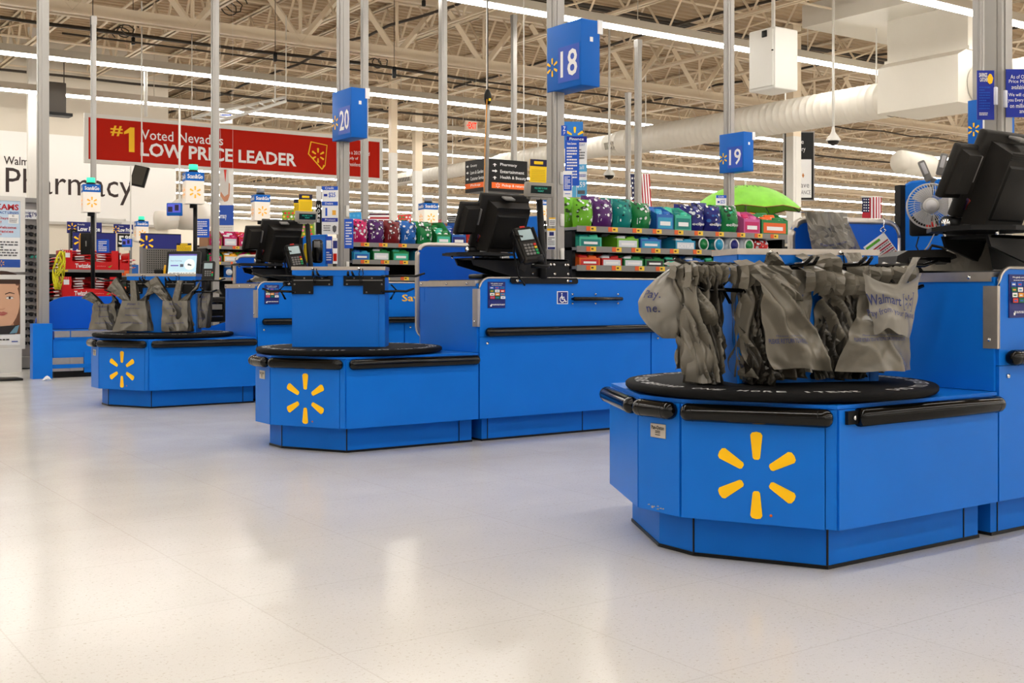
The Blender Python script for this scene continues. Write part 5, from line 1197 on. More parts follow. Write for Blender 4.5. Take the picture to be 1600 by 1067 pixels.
# small blue display screens
for px, yt, yb, d, lb in ((272, 317, 337, 12.3, 'small blue edged video screen under the lantern right of the pharmacy wall'), (198, 373, 386, 17, 'tiny blue edged screen beside the 5.98 price sign')):
    p = at(px, yb, d); wd = 24/F*d*(1 if px > 250 else .65); hh = (yb-yt)/F*d
    t = thing('video_screen', lb, 'screen', p, -YAW); m = MB(); m.rbox((0, .02, hh/2), (wd, .04, hh), .008); m.build('screen_body', SIGNB, t)
    m = MB(); m.rect(-wd*.43, hh*.25, wd*.43, hh*.92, 0, -.002); m.rect(-wd*.4, hh*.3, -wd*.1, hh*.7, 1, -.003); m.rect(wd*.05, hh*.4, wd*.3, hh*.85, 1, -.003); m.build('screen', [mat('video_blue', (.08, .09, .5), .3, emit=.5), mat('video_dark', (.03, .02, .06), .3)], t)
    m = MB(); m.cyl((.05, .03, hh*.5), (.05, .03, 1.2), .012, n=6); m.lim((-wd*.3, .0, -.05), (wd*.3, .03, 0)); m.build('bracket', WPAINT, t)
# umbrella
p = at(1165, 330, 13.4); t = thing('umbrella', 'open bright green umbrella with dark seed marks beyond the number 19 pole', 'umbrella', p, .3)
KIWI = mat('kiwi_green', (.22, .62, .035), .5, var=.25, vscale=9); m = MB(); n = 8; Rr, Hh = .655, .30
def canopy(u, v):
    a = 2*math.pi*u; k = abs(((u*n) % 1)-.5)*2; rr = Rr*v*(1-.05*(1-k)*v); z = Hh*(1-v**2.1)-.0*(1-k)*v+.03*v*(1-k)
    return Vector((rr*math.cos(a), rr*math.sin(a), z))
m.grid(canopy, 64, 12, 0, True)
for k in range(40):
    a = 2*math.pi*k/40+.05; v0 = .22+.06*(k % 3); q = [canopy((a+da)/(2*math.pi), vv)+Vector((0, 0, .006)) for da, vv in ((-.035, v0+.05), (0, v0), (.035, v0+.05), (.02, v0+.11), (-.02, v0+.11))]
    m.raw(q, [tuple(range(5))], 1)
m.build('canopy', [KIWI, paint(40, 60, 20)], t)
m = MB(); m.tube([canopy(k/64, 1) for k in range(65)], .006, 5); m.build('hem', paint(140, 90, 40), t)
m = MB(); m.cyl((0, 0, Hh-.02), (0, 0, Hh+.05), .012, n=8); m.build('tip', WPAINT, t); m = MB(); m.cyl((0, 0, -.75), (0, 0, Hh), .012, n=8); m.build('shaft', ALU, t)
for k in range(8): m = MB(); m.tube([canopy(k/8, .05)-Vector((0, 0, .01)), canopy(k/8, .6)-Vector((0, 0, .01)), canopy(k/8, .98)-Vector((0, 0, .01))], .005, 5); m.build('rib', CABLE, t)
# flags and gift bags
FRED, FBLU = paint(170, 25, 40), paint(20, 25, 70)
def flag(px0_, px1_, yt, yb, d, label, tilt=0.0, vertical=True):
    p, W, H, a = span(px0_, px1_, yt, yb, d, 'C'); t = thing('hanging_flag', label, 'flag', p, a); m = MB()
    def fl(x, z): return Vector((x*W+tilt*(1-z)*W, .02*math.sin(x*7), z*H))
    n = 9
    for k in range(n):
        x0, x1 = (.38+.62*k/n, .38+.62*(k+1)/n) if vertical else (0, 1)
        if vertical: m.raw([fl(x0, 0), fl(x1, 0), fl(x1, 1), fl(x0, 1)], [(0, 1, 2, 3)], 1 if k % 2 == 0 else 0)
    if not vertical:
        for k in range(7): m.raw([fl(0, k/7), fl(1, k/7), fl(1, (k+1)/7), fl(0, (k+1)/7)], [(0, 1, 2, 3)], 1 if k % 2 == 0 else 0)
        m.raw([fl(0, .86), fl(1, .86), fl(1, 1), fl(0, 1)], [(0, 1, 2, 3)], 2)
    else:
        m.raw([fl(0, .38), fl(.38, .38), fl(.38, 1), fl(0, 1)], [(0, 1, 2, 3)], 2); m.raw([fl(0, 0), fl(.38, 0), fl(.38, .38), fl(0, .38)], [(0, 1, 2, 3)], 1)
        for i in range(3):
            for j in range(5): c = fl(.07+i*.12, .44+j*.115); m.raw([c+Vector((.035*W*math.cos(q*1.257), -.03, .028*H*math.sin(q*1.257))) for q in range(5)], [(0, 1, 2, 3, 4)], 0)
    m.build('cloth', [WHITE, FRED, FBLU], t); m = MB(); m.tube([fl(-.05, 1.01), fl(1.05, 1.01)], .008, 6); m.cyl((fl(.5, 1).x, .03, -p.z), (fl(.5, 1).x, .03, H*1.01), .006, n=6); m.cyl((fl(.5, 1).x, .03, H*1.01), fl(.5, 1.01), .006, n=6); m.build('flag_rod', WPAINT, t)
flag(985, 1015, 272, 338, 18.6, 'stars and stripes flag hanging between poles over the number 18 gum rack', .15)
flag(1347, 1378, 308, 346, 11.0, 'stars and stripes flag above the low partition at right')
flag(577, 608, 333, 354, 13.5, 'striped flag bag left of the white column over the lane 20 rack', 0, False)
flag(586, 609, 346, 357, 13.2, 'second striped flag bag partly behind candy bags over the lane 20 rack', 0, False)
def gift(px0_, px1_, yt, yb, d, base, dot, label, dots=0):
    p, W, H, a = span(px0_, px1_, yt, yb, d, 'C'); t = thing('gift_bag', label, 'bag', p, a)
    m = MB(); m.plate([(0, 0), (W, .05*H), (W*.93, H), (W*.02, H*.94)], 0, .06, 0); m.build('paper_body', base, t)
    m = MB(); rg = random.Random(int(px0_)); n = dots
    for i in range(n):
        for j in range(n):
            c = ((i+.5+.3*(j % 2))/n*W*.9+.02*W, (j+.5)/n*H*.88+.03*H); rr = W*.045*(7/n); m.raw([(c[0]+rr*math.cos(q*1.05), -.002, c[1]+rr*math.sin(q*1.05)) for q in range(6)], [tuple(range(6))], rg.randrange(len(dot)))
    m.build('print', dot, t); m = MB(); m.cyl((W/2, .03, -p.z), (W/2, .03, H*.5), .008, n=6); m.build('stand_post', SHELF, t)
gift(621, 637, 344, 358, 12.6, paint(20, 20, 22), [WHITE], 'black gift bag with white dots left of the lit lantern over the lane 20 rack', 6)
gift(699, 713, 337, 358, 12.8, paint(20, 20, 22), [WHITE], 'black dotted gift bag beside the lone aluminium pole', 6)
gift(621, 643, 335, 357, 13.4, paint(225, 70, 65), [WHITE, paint(80, 170, 90)], 'red gift bag with pale shapes behind the black dotted one', 4)
gift(543, 565, 331, 356, 13.3, paint(50, 150, 215), [paint(80, 170, 225)], 'plain sky blue gift bag beside the number 20 pole', 3)
gift(440, 492, 326, 375, 12.5, paint(120, 160, 50), [paint(220, 60, 60), paint(240, 200, 60), paint(230, 120, 150), WHITE], 'flower patterned bag behind the yellow topper over the lane 20 register', 8)
gift(684, 690, 343, 354, 14.8, paint(170, 30, 40), [WHITE], 'small red and white flag bag at the lit lantern edge', 3)
board('yellow_topper', 'yellow topper card standing above the lane 20 register display', 'card', 459, 487, 311, 334, 9.6, 'C', [paint(240, 200, 20), paint(30, 25, 60), paint(170, 140, 20)], [('r', 0, .74, 1, 1, 1), ('r', .25, .8, .75, .95, 0), ('l', .05, .08, .95, .65, 6, 2)], .01)
board('yellow_topper', 'yellow topper card on the self-checkout touch screen', 'card', 276, 299, 380, 392, 11.6, 'C', [paint(240, 200, 20), paint(30, 25, 60), paint(170, 140, 20)], [('r', 0, .74, 1, 1, 1), ('r', .25, .8, .75, .95, 0), ('l', .05, .08, .95, .65, 4, 2)], .01)
board('pharmacy_banner', 'hanging banner of a white-coated chest with folded hands beside the pole on the red banner', 'banner', 343, 365, 265, 366, 17.5, 'C', [paint(225, 222, 218), paint(35, 75, 165), paint(190, 130, 100), W_, paint(200, 60, 50), paint(200, 195, 190)],
      [('p', [(.0, .52), (.55, .5), (.7, .7), (.62, 1), (0, 1)], 5), ('p', [(.3, 1), (.42, .8), (.5, 1)], 4), ('p', [(.05, .60), (.35, .50), (.6, .52), (.72, .60), (.6, .62), (.35, .58), (.1, .66)], 2), ('p', [(.62, .6), (.72, .6), (.75, .78), (.66, .8)], 2), ('r', 0, .14, 1, .45, 1), ('t', 'rmacy', .05, .22, .5, .30, 3, .01), ('l', .0, .02, .9, .12, 3, 5)], .01, hang=5.7)
board('white_banner', 'small white hanging card with blue script above the red banner', 'banner', 342, 363, 174, 193, 23.0, 'C', [W_, BB], [('l', .1, .2, .9, .8, 3, 1)], .01, hang=5.7)
# ------------------------------------------------------------------ self-checkout and displays at the left
DS = 11.45
o_ = at(82, 590, DS); SX, SY = o_.x, o_.y
def sx(px, dy=0.0): return onY(px, 458, SY+dy).x-SX
def sz(py, px=100): return EYE-(py-HY)/F*depth(onY(px, 458, SY).x, SY)
t = thing('self_checkout', 'blue self-checkout stand with arched side panel and steel kick plates', 'counter', (SX, SY, 0))
xe = sx(356); m = MB(); m.lim((.01, .02, .12), (xe, .6, sz(530))); m.lim((.02, .01, sz(530)+.0), (xe, .58, sz(517)), 0); m.build('body', BLUE, t)
m = MB(); m.lim((.02, .03, 0), (xe, .58, .10)); m.build('base', BLK, t)
m = MB(); m.lim((.0, .0, .095), (xe, .02, .135)); m.build('base_rail', BLUE_D, t)
m = MB(); m.lim((.18, .005, sz(527)), (xe, .012, sz(517))); m.lim((.02, .006, sz(527)), (.17, .014, sz(517)), 0); m.build('top_plate', STEEL, t)
m = MB(); m.lim((.17, .004, sz(580)), (.30, .02, sz(559))); m.lim((.0, .008, sz(580)), (.17, .02, sz(559)), 0); m.build('kick_plate', STEEL, t)
m = MB(); m.lim((.47, .004, sz(580)), (xe, .02, sz(559))); m.build('kick_plate', STEEL, t)
m = MB(); m.lim((.31, .006, sz(583)), (xe, .019, sz(551))); m.build('access_door', BLUE, t)
r_ = sz(463)-sz(516); arc = [(-.06+1.05*r_*(1-math.cos(R(a))), sz(516)+r_*math.sin(R(a))) for a in range(0, 91, 9)]
m = MB(); m.plate([(p[0], p[1]) for p in arc]+[(1.5, sz(463)), (1.5, sz(516))], .50, .53); m.build('arch_panel', BLUE_P, t)
m = MB(); m.lim((-.19, -.02, 0), (-.005, .10, sz(505))); m.build('end_post', BLUE, t)
p = at(66, 592, 11.2); m = MB(); m.grid(lambda u, v: Vector((.09*u, .06*v, .004+.025*math.sin(math.pi*u)*math.sin(math.pi*v)+.02*fold(Vector((u*4, v*4, 1)))*math.sin(math.pi*u))), 8, 8, 0); o = m.build('crumpled_paper', WHITE, loc=(p.x-.02, p.y-.12, 0)); tag(o, 'crumpled white paper on the floor at the foot of the blue post', 'paper')
# curved blue cheek and printer of the self-checkout
c = at(338, 500, 10.9); t = thing('receipt_printer', 'black receipt printer unit beside the bags of lane 20', 'printer', at(338, 500, 10.9)); 
m = MB(); m.rbox((0, .1, .1), (.20, .22, .24), .02); m.build('printer_body', BLK, t); m = MB(); m.rbox((0, -.015, .13), (.13, .01, .09), .01, 0); m.rect(-.05, .1, .05, .15, 1, -.022); m.build('paper_slot', [BLKG, paint(120, 118, 112)], t); m = MB(); m.lim((-.06, -.02, .03), (.06, -.012, .04)); m.build('slot_strip', CHROME, t)
m = MB(); m.plate([(-.2, -.55), (.16, -.55), (.16, .02), (.06, -.02), (-.05, -.05), (-.2, -.06)], -.08, -.05); m.build('blue_cheek', BLUE_P, t)
# touch screen and reader
p = at(284, 434, 11.2); t = thing('touch_screen', 'lit self-checkout touch screen in a dark frame above the lane 20 bag post', 'screen', p, R(-42))
m = MB(); m.M = Matrix.Rotation(R(-10), 4, 'X'); m.rbox((0, .02, .135), (.345, .05, .265), .014); m.build('frame', DGREY, t)
m = MB(); m.M = Matrix.Rotation(R(-10), 4, 'X'); W, H = .285, .20; m.M = m.M @ Matrix.Translation((-W/2, -.006, .035)); prints(m, W, H, [('r', 0, 0, 1, 1, 0), ('r', 0, .92, 1, 1, 1), ('t', 'Start Scanning', .07, .62, .47, .70, 2), ('r', .08, .40, .36, .46, 1), ('r', .42, .36, .54, .5, 2), ('p', [(.76+.19*math.cos(q*.35), .48+.27*math.sin(q*.35)) for q in range(18)], 3), ('p', [(.68, .44), (.82, .40), (.84, .46), (.70, .54)], 2), ('r', 0, 0, 1, .1, 3), ('l', .05, .02, .95, .08, 1, 2)])
m.build('screen', [SCREEN, mat('screen_bar', (.12, .1, .4), .4, emit=.3), mat('screen_dark', (.1, .12, .16), .4), mat('screen_white', (.8, .85, .85), .4, emit=.4)], t)
m = MB(); m.rbox((0, .05, -.03), (.1, .08, .12), .01); m.build('stand', BLK, t)
p = at(325, 438, 11.0); t = thing('card_reader', 'small black card reader right of the lit touch screen', 'terminal', p, R(-35))
m = MB(); m.M = Matrix.Rotation(R(-15), 4, 'X'); m.rbox((0, 0, .09), (.12, .05, .20), .014); m.build('reader_body', DGREY, t); m = MB(); m.M = Matrix.Rotation(R(-15), 4, 'X'); m.rect(-.04, .11, .04, .165, 0, -.0265)
for q in range(9): m.rect(-.03+.022*(q % 3), .035+.02*(q//3), -.014+.022*(q % 3), .05+.02*(q//3), 1, -.0265)
m.rect(.036, .035, .05, .06, 2, -.0265); m.rect(.036, .065, .05, .078, 3, -.0265); m.build('face', [LCD, MGREY, paint(40, 170, 90), paint(210, 70, 60)], t); m = MB(); m.cyl((0, .02, -.1), (0, .02, .02), .03, n=10); m.build('stand', BLK, t)
p = at(250, 433, 11.4); t = thing('hand_scanner', 'yellow hand scanner leaning beside the touch screen', 'scanner', p, -YAW); m = MB(); m.tube([(.06, 0, .12), (.05, 0, .06), (.06, 0, -.02)], .018, 8); m.tube([(-.08, 0, 0), (-.02, 0, .05), (.02, 0, .06)], .016, 8); m.build('scanner_body', paint(235, 175, 20), t); m = MB(); m.rbox((-.01, 0, .055), (.09, .05, .05), .015); m.tube([(.0, 0, .03), (.01, 0, -.02)], .02, 8); m.build('grip', BLK, t)
# candy carton shelves
tx, ty = at(84, 420, 13.0).x, at(84, 420, 13.0).y
def tX(px): return onY(px, 458, ty).x-tx
def tZ(py): return EYE-(py-HY)/F*13.0
t = thing('candy_shelf', 'dark grey two-tier shelf of red licorice cartons behind the self-checkout', 'shelf', (tx, ty, 0))
W = tX(194)
for yy in (421, 465):
    m = MB(); m.lim((0, 0, tZ(yy+3)), (W, .42, tZ(yy-.5)), 0); m.plate([(0, tZ(yy+4)), (W, tZ(yy+4)), (W, tZ(yy)), (0, tZ(yy))], -.006, 0, 0); m.lim((tX(99), -.009, tZ(yy+3.2)), (tX(106), -.006, tZ(yy+.3)), 1); m.build('shelf_board', [SHELF, TAGY], t)
m = MB(); m.lim((.0, .43, .1), (W+.1, .46, tZ(400))); m.build('back_panel', BLK, t); m = MB(); m.lim((0, .05, .0), (W, .42, .50)); m.build('base_cabinet', BLK, t)
RG = random.Random(11)
DKR = paint(120, 10, 14, .3); WR = paint(235, 225, 225, .4)
def sweets(x, y, z, w, rz, ry, label):
    t = thing('licorice_bag', label, 'candy', (x, y, z), rz, 'red licorice bags')
    sd = RG.random()*20; m = MB(); hh = .028
    def up(s): return lambda u, v: Vector(((u-.5)*w, (v-.5)*.10, s*hh*.5*(math.sin(math.pi*u)*math.sin(math.pi*v))**.5+.004*noise.noise(Vector((u*6, v*3, sd))) + (u-.5)*math.sin(ry)*w))
    m.grid(up(1), 8, 5, 0, True); m.grid(lambda u, v: up(-1)(1-u, v), 8, 5, 0, True)
    m.build('wrapper', RED if RG.random() < .6 else DKR, t)
    q = MB(); f = up(1); q.raw([f(a, b)+Vector((0, -.004, .002)) for a, b in ((.3, .02), (.7, .02), (.7, .2), (.3, .2))], [(0, 1, 2, 3)], 0); q.raw([(-.18*w, -.053, -.004), (.2*w, -.053, -.002), (.2*w, -.053, .006), (-.18*w, -.053, .005)], [(0, 1, 2, 3)], 0); q.build('print', WR, t)
def licorice(px0_, px1_, yt, yb, label, word=True, n=10):
    x0, x1 = tX(px0_), tX(px1_); z0, z1 = tZ(yb), tZ(yt); w = x1-x0; h = z1-z0
    t = thing('licorice_carton', label, 'carton', (tx+x0, ty+.01, z0), 0, 'red licorice cartons')
    m = MB(); e = .004; m.lim((0, 0, 0), (w, e, h*.42)); m.lim((0, 0, h*.42), (w*.17, e, h)); m.lim((w*.87, 0, h*.42), (w, e, h)); m.lim((0, 0, 0), (e, .3, h)); m.lim((w-e, 0, 0), (w, .3, h)); m.lim((0, .3-e, 0), (w, .3, h*.9)); m.lim((0, 0, 0), (w, .3, e)); m.build('carton_body', RED, t)
    m = MB()
    if word: m.text('Twizzlers', w*.22, h*.10, w*.56, h*.32, 0, .03, -.002); m.text('strawberry', w*.6, h*.16, w*.76, h*.23, 1, 0, -.002); m.raw([(w*.8, -.002, h*.16), (w*.84, -.002, h*.12), (w*.88, -.002, h*.26)], [(0, 1, 2)], 2)
    m.rect(w*.03, h*.62, w*.13, h*.86, 0, -.002); 
    for q in range(4): m.rect(-.0+w*(.02+.03*q), h*.88, w*(.03+.03*q), h*.98, 1, -.002)
    m.build('print', [WHITE, paint(240, 150, 150), paint(120, 170, 60)], t)
    for k in range(n):
        c = k % 2; lv = k//2
        sweets(tx+x0+w*(.33 if c == 0 else .70)+RG.uniform(-.01, .01), ty+.10+.02*(lv % 2), z0+h*.40+lv*.030+RG.uniform(-.004, .004), w*.42, RG.uniform(-.12, .12), RG.uniform(.02, .16)*(1 if c == 0 else -1), 'red licorice bag, layer %d of the %s stack, in the %s carton' % (lv+1, ('left', 'right')[c], 'upper' if yt < 420 else 'lower'))
licorice(98, 186, 390, 421, 'red carton with white candy wordmark on the upper shelf', True, 10)
licorice(97, 183, 432, 465, 'red carton with white candy wordmark on the lower shelf', True, 10)
licorice(187, 203, 393, 421, 'red narrow carton at the right end on the upper shelf', False, 0)
for k, (px, py) in enumerate(((90, 418), (90, 413), (90, 408), (92, 403), (90, 462), (90, 456), (90, 450), (92, 444), (205, 417), (206, 411), (205, 405))):
    sweets(tx+tX(px), ty+.1, tZ(py), .15, RG.uniform(-.2, .2), .1, 'loose red licorice bag number %d from below piled %s' % (k % 4+1, 'left of the upper carton' if k < 4 else 'left of the lower carton' if k < 8 else 'right of the narrow carton'))
for k in range(5): sweets(tx+.10+.16*k, ty+.1, tZ(497)+.03*(k % 2), .18, RG.uniform(-.2, .2), .1, 'red licorice bag lying in the lowest tier, %s from the shelf end' % ORD[k])
# yellow net of balls / garland
p = at(90, 452, 12.6); t = thing('yellow_net', 'yellow net sack hanging at the left end of the candy shelf', 'net', p)
m = MB(); rg = random.Random(8)
for k in range(26):
    a = rg.random()*6.28; pts = []
    for j in range(9):
        v = j/8; rr = .05*math.sin(math.pi*(.1+.8*v))+.012; a += rg.uniform(-.9, .9); pts.append((rr*math.cos(a)+.05*v*v, rr*math.sin(a), .42*v))
    m.tube(pts, .005, 4)
m.build('netting', paint(225, 215, 40), t); m = MB(); m.cyl((.06, 0, .42), (.06, .1, .44), .008, n=6); m.build('hook', CHROME, t)
# pegboard end panel
pb, W, H, a = span(223, 262, 388, 432, 13.6, 'X'); t = thing('pegboard_panel', 'bare grey pegboard panel behind the touch screen', 'panel', (pb.x, pb.y, .2))
m = MB(); m.lim((0, 0, 0), (W*1.9, .02, pb.z+H-.2)); m.build('board', paint(120, 116, 110), t)
m = MB(); zt = pb.z+H-.2
for i in range(22):
    for j in range(13): m.lim((.05+i*.026, -.002, zt-.03-j*.026), (.062+i*.026, -.001, zt-.018-j*.026))
m.build('peg_holes', BLK, t, kind='stuff'); m = MB(); m.lim((-.03, -.01, 0), (.0, .03, zt+.02)); m.build('upright', SHELF, t)
# navy price boards
NV = paint(25, 30, 110)
board('low_price_board', 'navy board reading Low Price with hanging pegs, left one under the wall sign', 'sign', 105, 159, 346, 364, 18.0, 'X', [NV, W_, YEL], [('s', .14, .5, .4, 2), ('t', 'Everyday', .3, .68, .5, .85, 1), ('t', 'Low Price', .3, .2, .95, .6, 1, .03)], .02, legs=True)
board('low_price_board', 'navy board reading Low Price right above the 5.98 price panel', 'sign', 178, 208, 350, 364, 18.5, 'X', [NV, W_, YEL], [('s', .1, .4, .4, 2), ('t', 'Everyday', .25, .68, .5, .85, 1), ('t', 'Low Price', .25, .15, .98, .6, 1, .03)], .02, legs=True)
board('price_board', 'black price panel reading 5.98', 'sign', 184, 206, 365, 386, 17.8, 'X', [BLKM, W_], [('t', '5', .05, .2, .45, .85, 1, .03), ('t', '98', .5, .5, .98, .88, 1, .03)], .02, legs=True)
board('spark_board', 'navy board with yellow spark behind the black box on the licorice shelf', 'sign', 114, 181, 362, 396, 15.5, 'X', [NV, W_, YEL, BLKM], [('s', .18, .6, .34, 2), ('t', 'Every', .08, .05, .25, .2, 1, .02), ('r', 0, .97, 1, 1, 3)], .02, legs=True)
board('spark_board', 'navy board with yellow spark behind the pegboard and touch screen', 'sign', 220, 283, 364, 392, 16.0, 'X', [NV, W_, YEL, BLKM], [('s', .14, .45, .42, 2), ('r', 0, .95, 1, 1, 3)], .02, legs=True)
p = at(137, 395, 12.8); t = thing('scanner_column', 'black scanner column box standing above the upper licorice carton', 'box', p, -YAW); m = MB(); m.rbox((0, 0, .10), (.13, .1, .24), .01); m.build('box_body', BLK, t); m = MB(); m.rbox((.0, -.052, .1), (.012, .006, .06), .003); m.build('light_bar', paint(140, 138, 132), t); m = MB(); m.lim((-.10, .0, .03), (-.065, .08, .2)); m.build('wood_side', paint(190, 130, 60), t)
p = at(110, 388, 17.9); t = thing('peg_strip', 'dark strip with round pegs hanging from the left Low Price board', 'strip', p); m = MB(); m.lim((0, 0, 0), (.1, .03, .3)); m.build('strip_body', BLKM, t); m = MB()
for k in range(4): m.cyl((.05, 0, .04+.07*k), (.05, -.02, .04+.07*k), .022, n=10)
m.build('pegs', MGREY, t)
# white wall shelf / pipe ends near the lanterns
p = at(185, 346, 19.0); m = MB(); m.tube([(-.5, 0, 0), (.1, 0, 0), (.1, 0, -.25), (.35, 0, -.3)], .05, 8); m.rbox((.2, 0, -.05), (.35, .1, .12), .02); o = m.build('white_bracket', WPAINT, loc=p); tag(o, 'white angular pipe bracket under the first letters of the wall sign', 'bracket')
p = at(300, 335, 24.0); t = thing('pipe_elbow', 'fat white pipe end behind the lantern right of the wall sign', 'pipe', p); m = MB(); m.cyl((-.2, 0, 0), (.5, .9, .05), .33, n=24); m.build('pipe_body', DUCT, t); m = MB(); m.cyl((-.35, 0, -.12), (-.75, 0, -.16), .2, n=18); m.build('branch', DUCT, t)
p = at(1408, 253, 23.0); t = thing('pipe_elbow', 'round cream duct end behind the register monitors at right', 'pipe', p); m = MB(); m.cyl((0, 0, 0), (1.2, .2, 0), .24, n=24); m.build('pipe_body', DUCT, t); m = MB(); m.cyl((-.004, 0, 0), (.0, 0, 0), .225, n=24); m.build('end_disc', DUCT, t)
# sunglasses display, posters
sgx, sgy = at(38, 575, 12.9).x, at(38, 575, 12.9).y; DZ = 12.9
def gX(px): return onY(px, 458, sgy).x-sgx
def gZ(py): return EYE-(py-HY)/F*DZ
t = thing('sunglasses_display', 'tall grey display rack covered with dark sunglasses at the left edge', 'display', (sgx, sgy, 0))
m = MB(); m.lim((-1.0, .03, .1), (gX(60), .40, gZ(312))); m.build('rack_body', paint(150, 145, 142), t)
m = MB(); m.lim((gX(60), -.03, .05), (gX(64), .42, gZ(310))); m.lim((-1.0, -.02, gZ(316)), (gX(64), .4, gZ(309))); m.build('frame', SHELF, t)
m = MB(); m.lim((-1.0, -.12, gZ(574)), (gX(62), .4, gZ(557))); m.build('base_shelf', SHELF, t); m = MB(); m.lim((-1.0, -.02, 0), (gX(60), .38, gZ(574))); m.build('plinth', BLK, t)
m = MB(); m.M = Matrix.Translation((-.35, 0, gZ(342))); W = .35+gX(60); H = gZ(327)-gZ(342); m.lim((0, 0, 0), (W, .03, H)); f0 = .35/W; prints(m, W, H, [('t', 'Vision', f0-.05, .55, f0+.21, .85, 1), ('t', 'SUN', f0-.1, .15, f0+.15, .42, 1, .01), ('t', '$19', .78, .2, .97, .7, 1, .01), ('l', .1, .2, .5, .8, 2, 1)]); m.build('header_card', [W_, NAVY], t)
gl0 = None; rows = 17; LENS = mat('lens_dark', (.012, .011, .013), .12); LENSC = mat('lens_mirror', (.05, .4, .3), .1, metal=.4)
k = 0
for r_ in range(rows):
    for c in range(2):
        z = gZ(354+r_*11.4+(c % 2)*1.0); xx = gX(43.5+c*9.5)
        lb = '%s sunglasses in the %s row of the display, %s column' % ('green mirrored' if (r_, c) == (4, 1) else 'dark', (ORD+['fifteenth', 'sixteenth', 'seventeenth'])[r_], 'left' if c == 0 else 'right')
        m = MB(); w_ = .034
        for s_ in (-1, 1): m.raw([(s_*.03+w_*.75*math.cos(q*.628), -.0+.006*abs(math.cos(q*.628)), .019*math.sin(q*.628)*(1-.2*s_*math.cos(q*.628))) for q in range(10)]+[(s_*.03, -.012, 0)], [(q, (q+1) % 10, 10) for q in range(10)], 0, None, True)
        m.tube([(-.066, .05, .01), (-.06, .0, .014), (-.03, -.004, .02), (0, -.002, .012), (.03, -.004, .02), (.06, 0, .014), (.066, .05, .01)], .0035, 5, 1)
        o = m.build('sunglasses', [LENSC if (r_, c) == (4, 1) else LENS, BLK], loc=(sgx+xx, sgy-.005, z)); tag(o, lb, 'sunglasses', 'sunglasses on the grey display')
SK, SK2, LIP, HAIR, EYEW = paint(205, 160, 130), paint(178, 128, 100), paint(165, 85, 80), paint(60, 40, 30), paint(225, 220, 215)
PF = paint(215, 213, 208)
o = board('exam_poster', 'framed light blue eye exam poster with red text at the left edge', 'poster', -47, 31.5, 311, 417, 12.3, 'X', [paint(190, 212, 232), paint(185, 30, 40), paint(40, 80, 165), W_, paint(240, 170, 60), GR],
      [('r', 0, .0, 1, .12, 2), ('r', 0, .12, 1, .45, 3), ('t', 'EYE EXAMS', .05, .86, .97, .95, 1, .03), ('t', 'AND CONTACT LENSES', .2, .80, .97, .84, 2, .02), ('t', 'Open 7 Days', .25, .71, .76, .755, 1, .02), ('t', 'a Week!', .25, .66, .62, .695, 1, .02), ('t', 'Walk-ins Welcome', .15, .58, .92, .62, 1, .02), ('t', 'Most Insurances', .15, .52, .86, .56, 1, .02), ('t', 'Accepted!', .2, .47, .62, .505, 1, .02), ('r', .76, .66, .97, .80, 3), ('t', 'E', .84, .76, .88, .79, 5), ('l', .78, .67, .95, .74, 3, 5), ('l', .3, .16, .95, .40, 6, 5), ('s', .62, .06, .045, 4)], .03, frame=(.05, PF))
def arcp(cx, cy, rx, ry, a0, a1, n=14): return [(cx+rx*math.cos(R(a0+(a1-a0)*k/n)), cy+ry*math.sin(R(a0+(a1-a0)*k/n))) for k in range(n+1)]
fx = .62    # face axis on the poster
its = [('r', 0, 0, 1, .16, 3), ('r', 0, .16, 1, 1, 4), ('p', [(.30, .16), (.92, .16), (.86, .34), (.36, .34)], 1), ('p', arcp(fx, .66, .37, .42, 0, 360, 30), 0), ('p', [(fx-.30, .55), (fx-.26, .36), (fx-.12, .265), (fx+.12, .265), (fx+.26, .36), (fx+.30, .55)], 0),
       ('p', arcp(fx, .93, .46, .2, 0, 180), 2), ('p', arcp(fx, .905, .35, .12, 180, 360), 0)]
for s_ in (-1, 1):
    e = fx+s_*.165
    its += [('p', [(e-.095, .765+.0*s_), (e-.09, .782), (e, .806 if s_ > 0 else .80), (e+.10, .785), (e+.10, .775), (e, .79)], 2), ('p', arcp(e, .715, .075, .018, 0, 360, 18), 6), ('p', arcp(e, .716, .024, .019, 0, 360, 14), 7), ('p', [(e-.085, .716), (e-.05, .736), (e, .741), (e+.05, .736), (e+.088, .72), (e+.05, .729), (e, .733), (e-.05, .729)], 2)]
its += [('p', [(fx-.035, .70), (fx-.028, .70), (fx-.05, .585), (fx-.075, .565), (fx-.055, .55)], 1), ('p', [(fx-.03, .548), (fx+.03, .548), (fx+.075, .565), (fx+.06, .548), (fx+.03, .538), (fx-.03, .538)], 1), ('p', [(fx-.13, .485), (fx-.04, .508), (fx, .50), (fx+.04, .508), (fx+.13, .485), (fx, .48)], 5), ('p', [(fx-.13, .485), (fx, .478), (fx+.13, .485), (fx+.06, .452), (fx, .445), (fx-.06, .452)], 5), ('p', [(fx-.13, .485), (fx, .479), (fx+.13, .485), (fx, .4845)], 1)]
its += [('p', [(.2, .16), (.90, .16), (.96, .30), (.25, .27)], 7), ('p', [(.78, .17), (.93, .18), (.98, .30), (.9, .28)], 8), ('l', .35, .06, .8, .10, 1, 7), ('r', .82, .04, .95, .055, 9)]
board('face_poster', 'framed poster of a smooth female face above a dark product strip', 'poster', -47, 31.5, 436, 540, 12.2, 'X', [SK, SK2, HAIR, W_, paint(110, 75, 55), LIP, EYEW, paint(45, 42, 40), paint(110, 150, 170), paint(60, 80, 160)], its, .03, frame=(.05, PF))
p = at(18, 545, 12.25); m = MB(); m.lim((-.5, -.02, 0), (.12, .05, .0+p.z)); o = m.build('poster_stand', PF, loc=(p.x, p.y+.10, 0)); tag(o, 'pale stand carrying the two framed posters', 'stand')
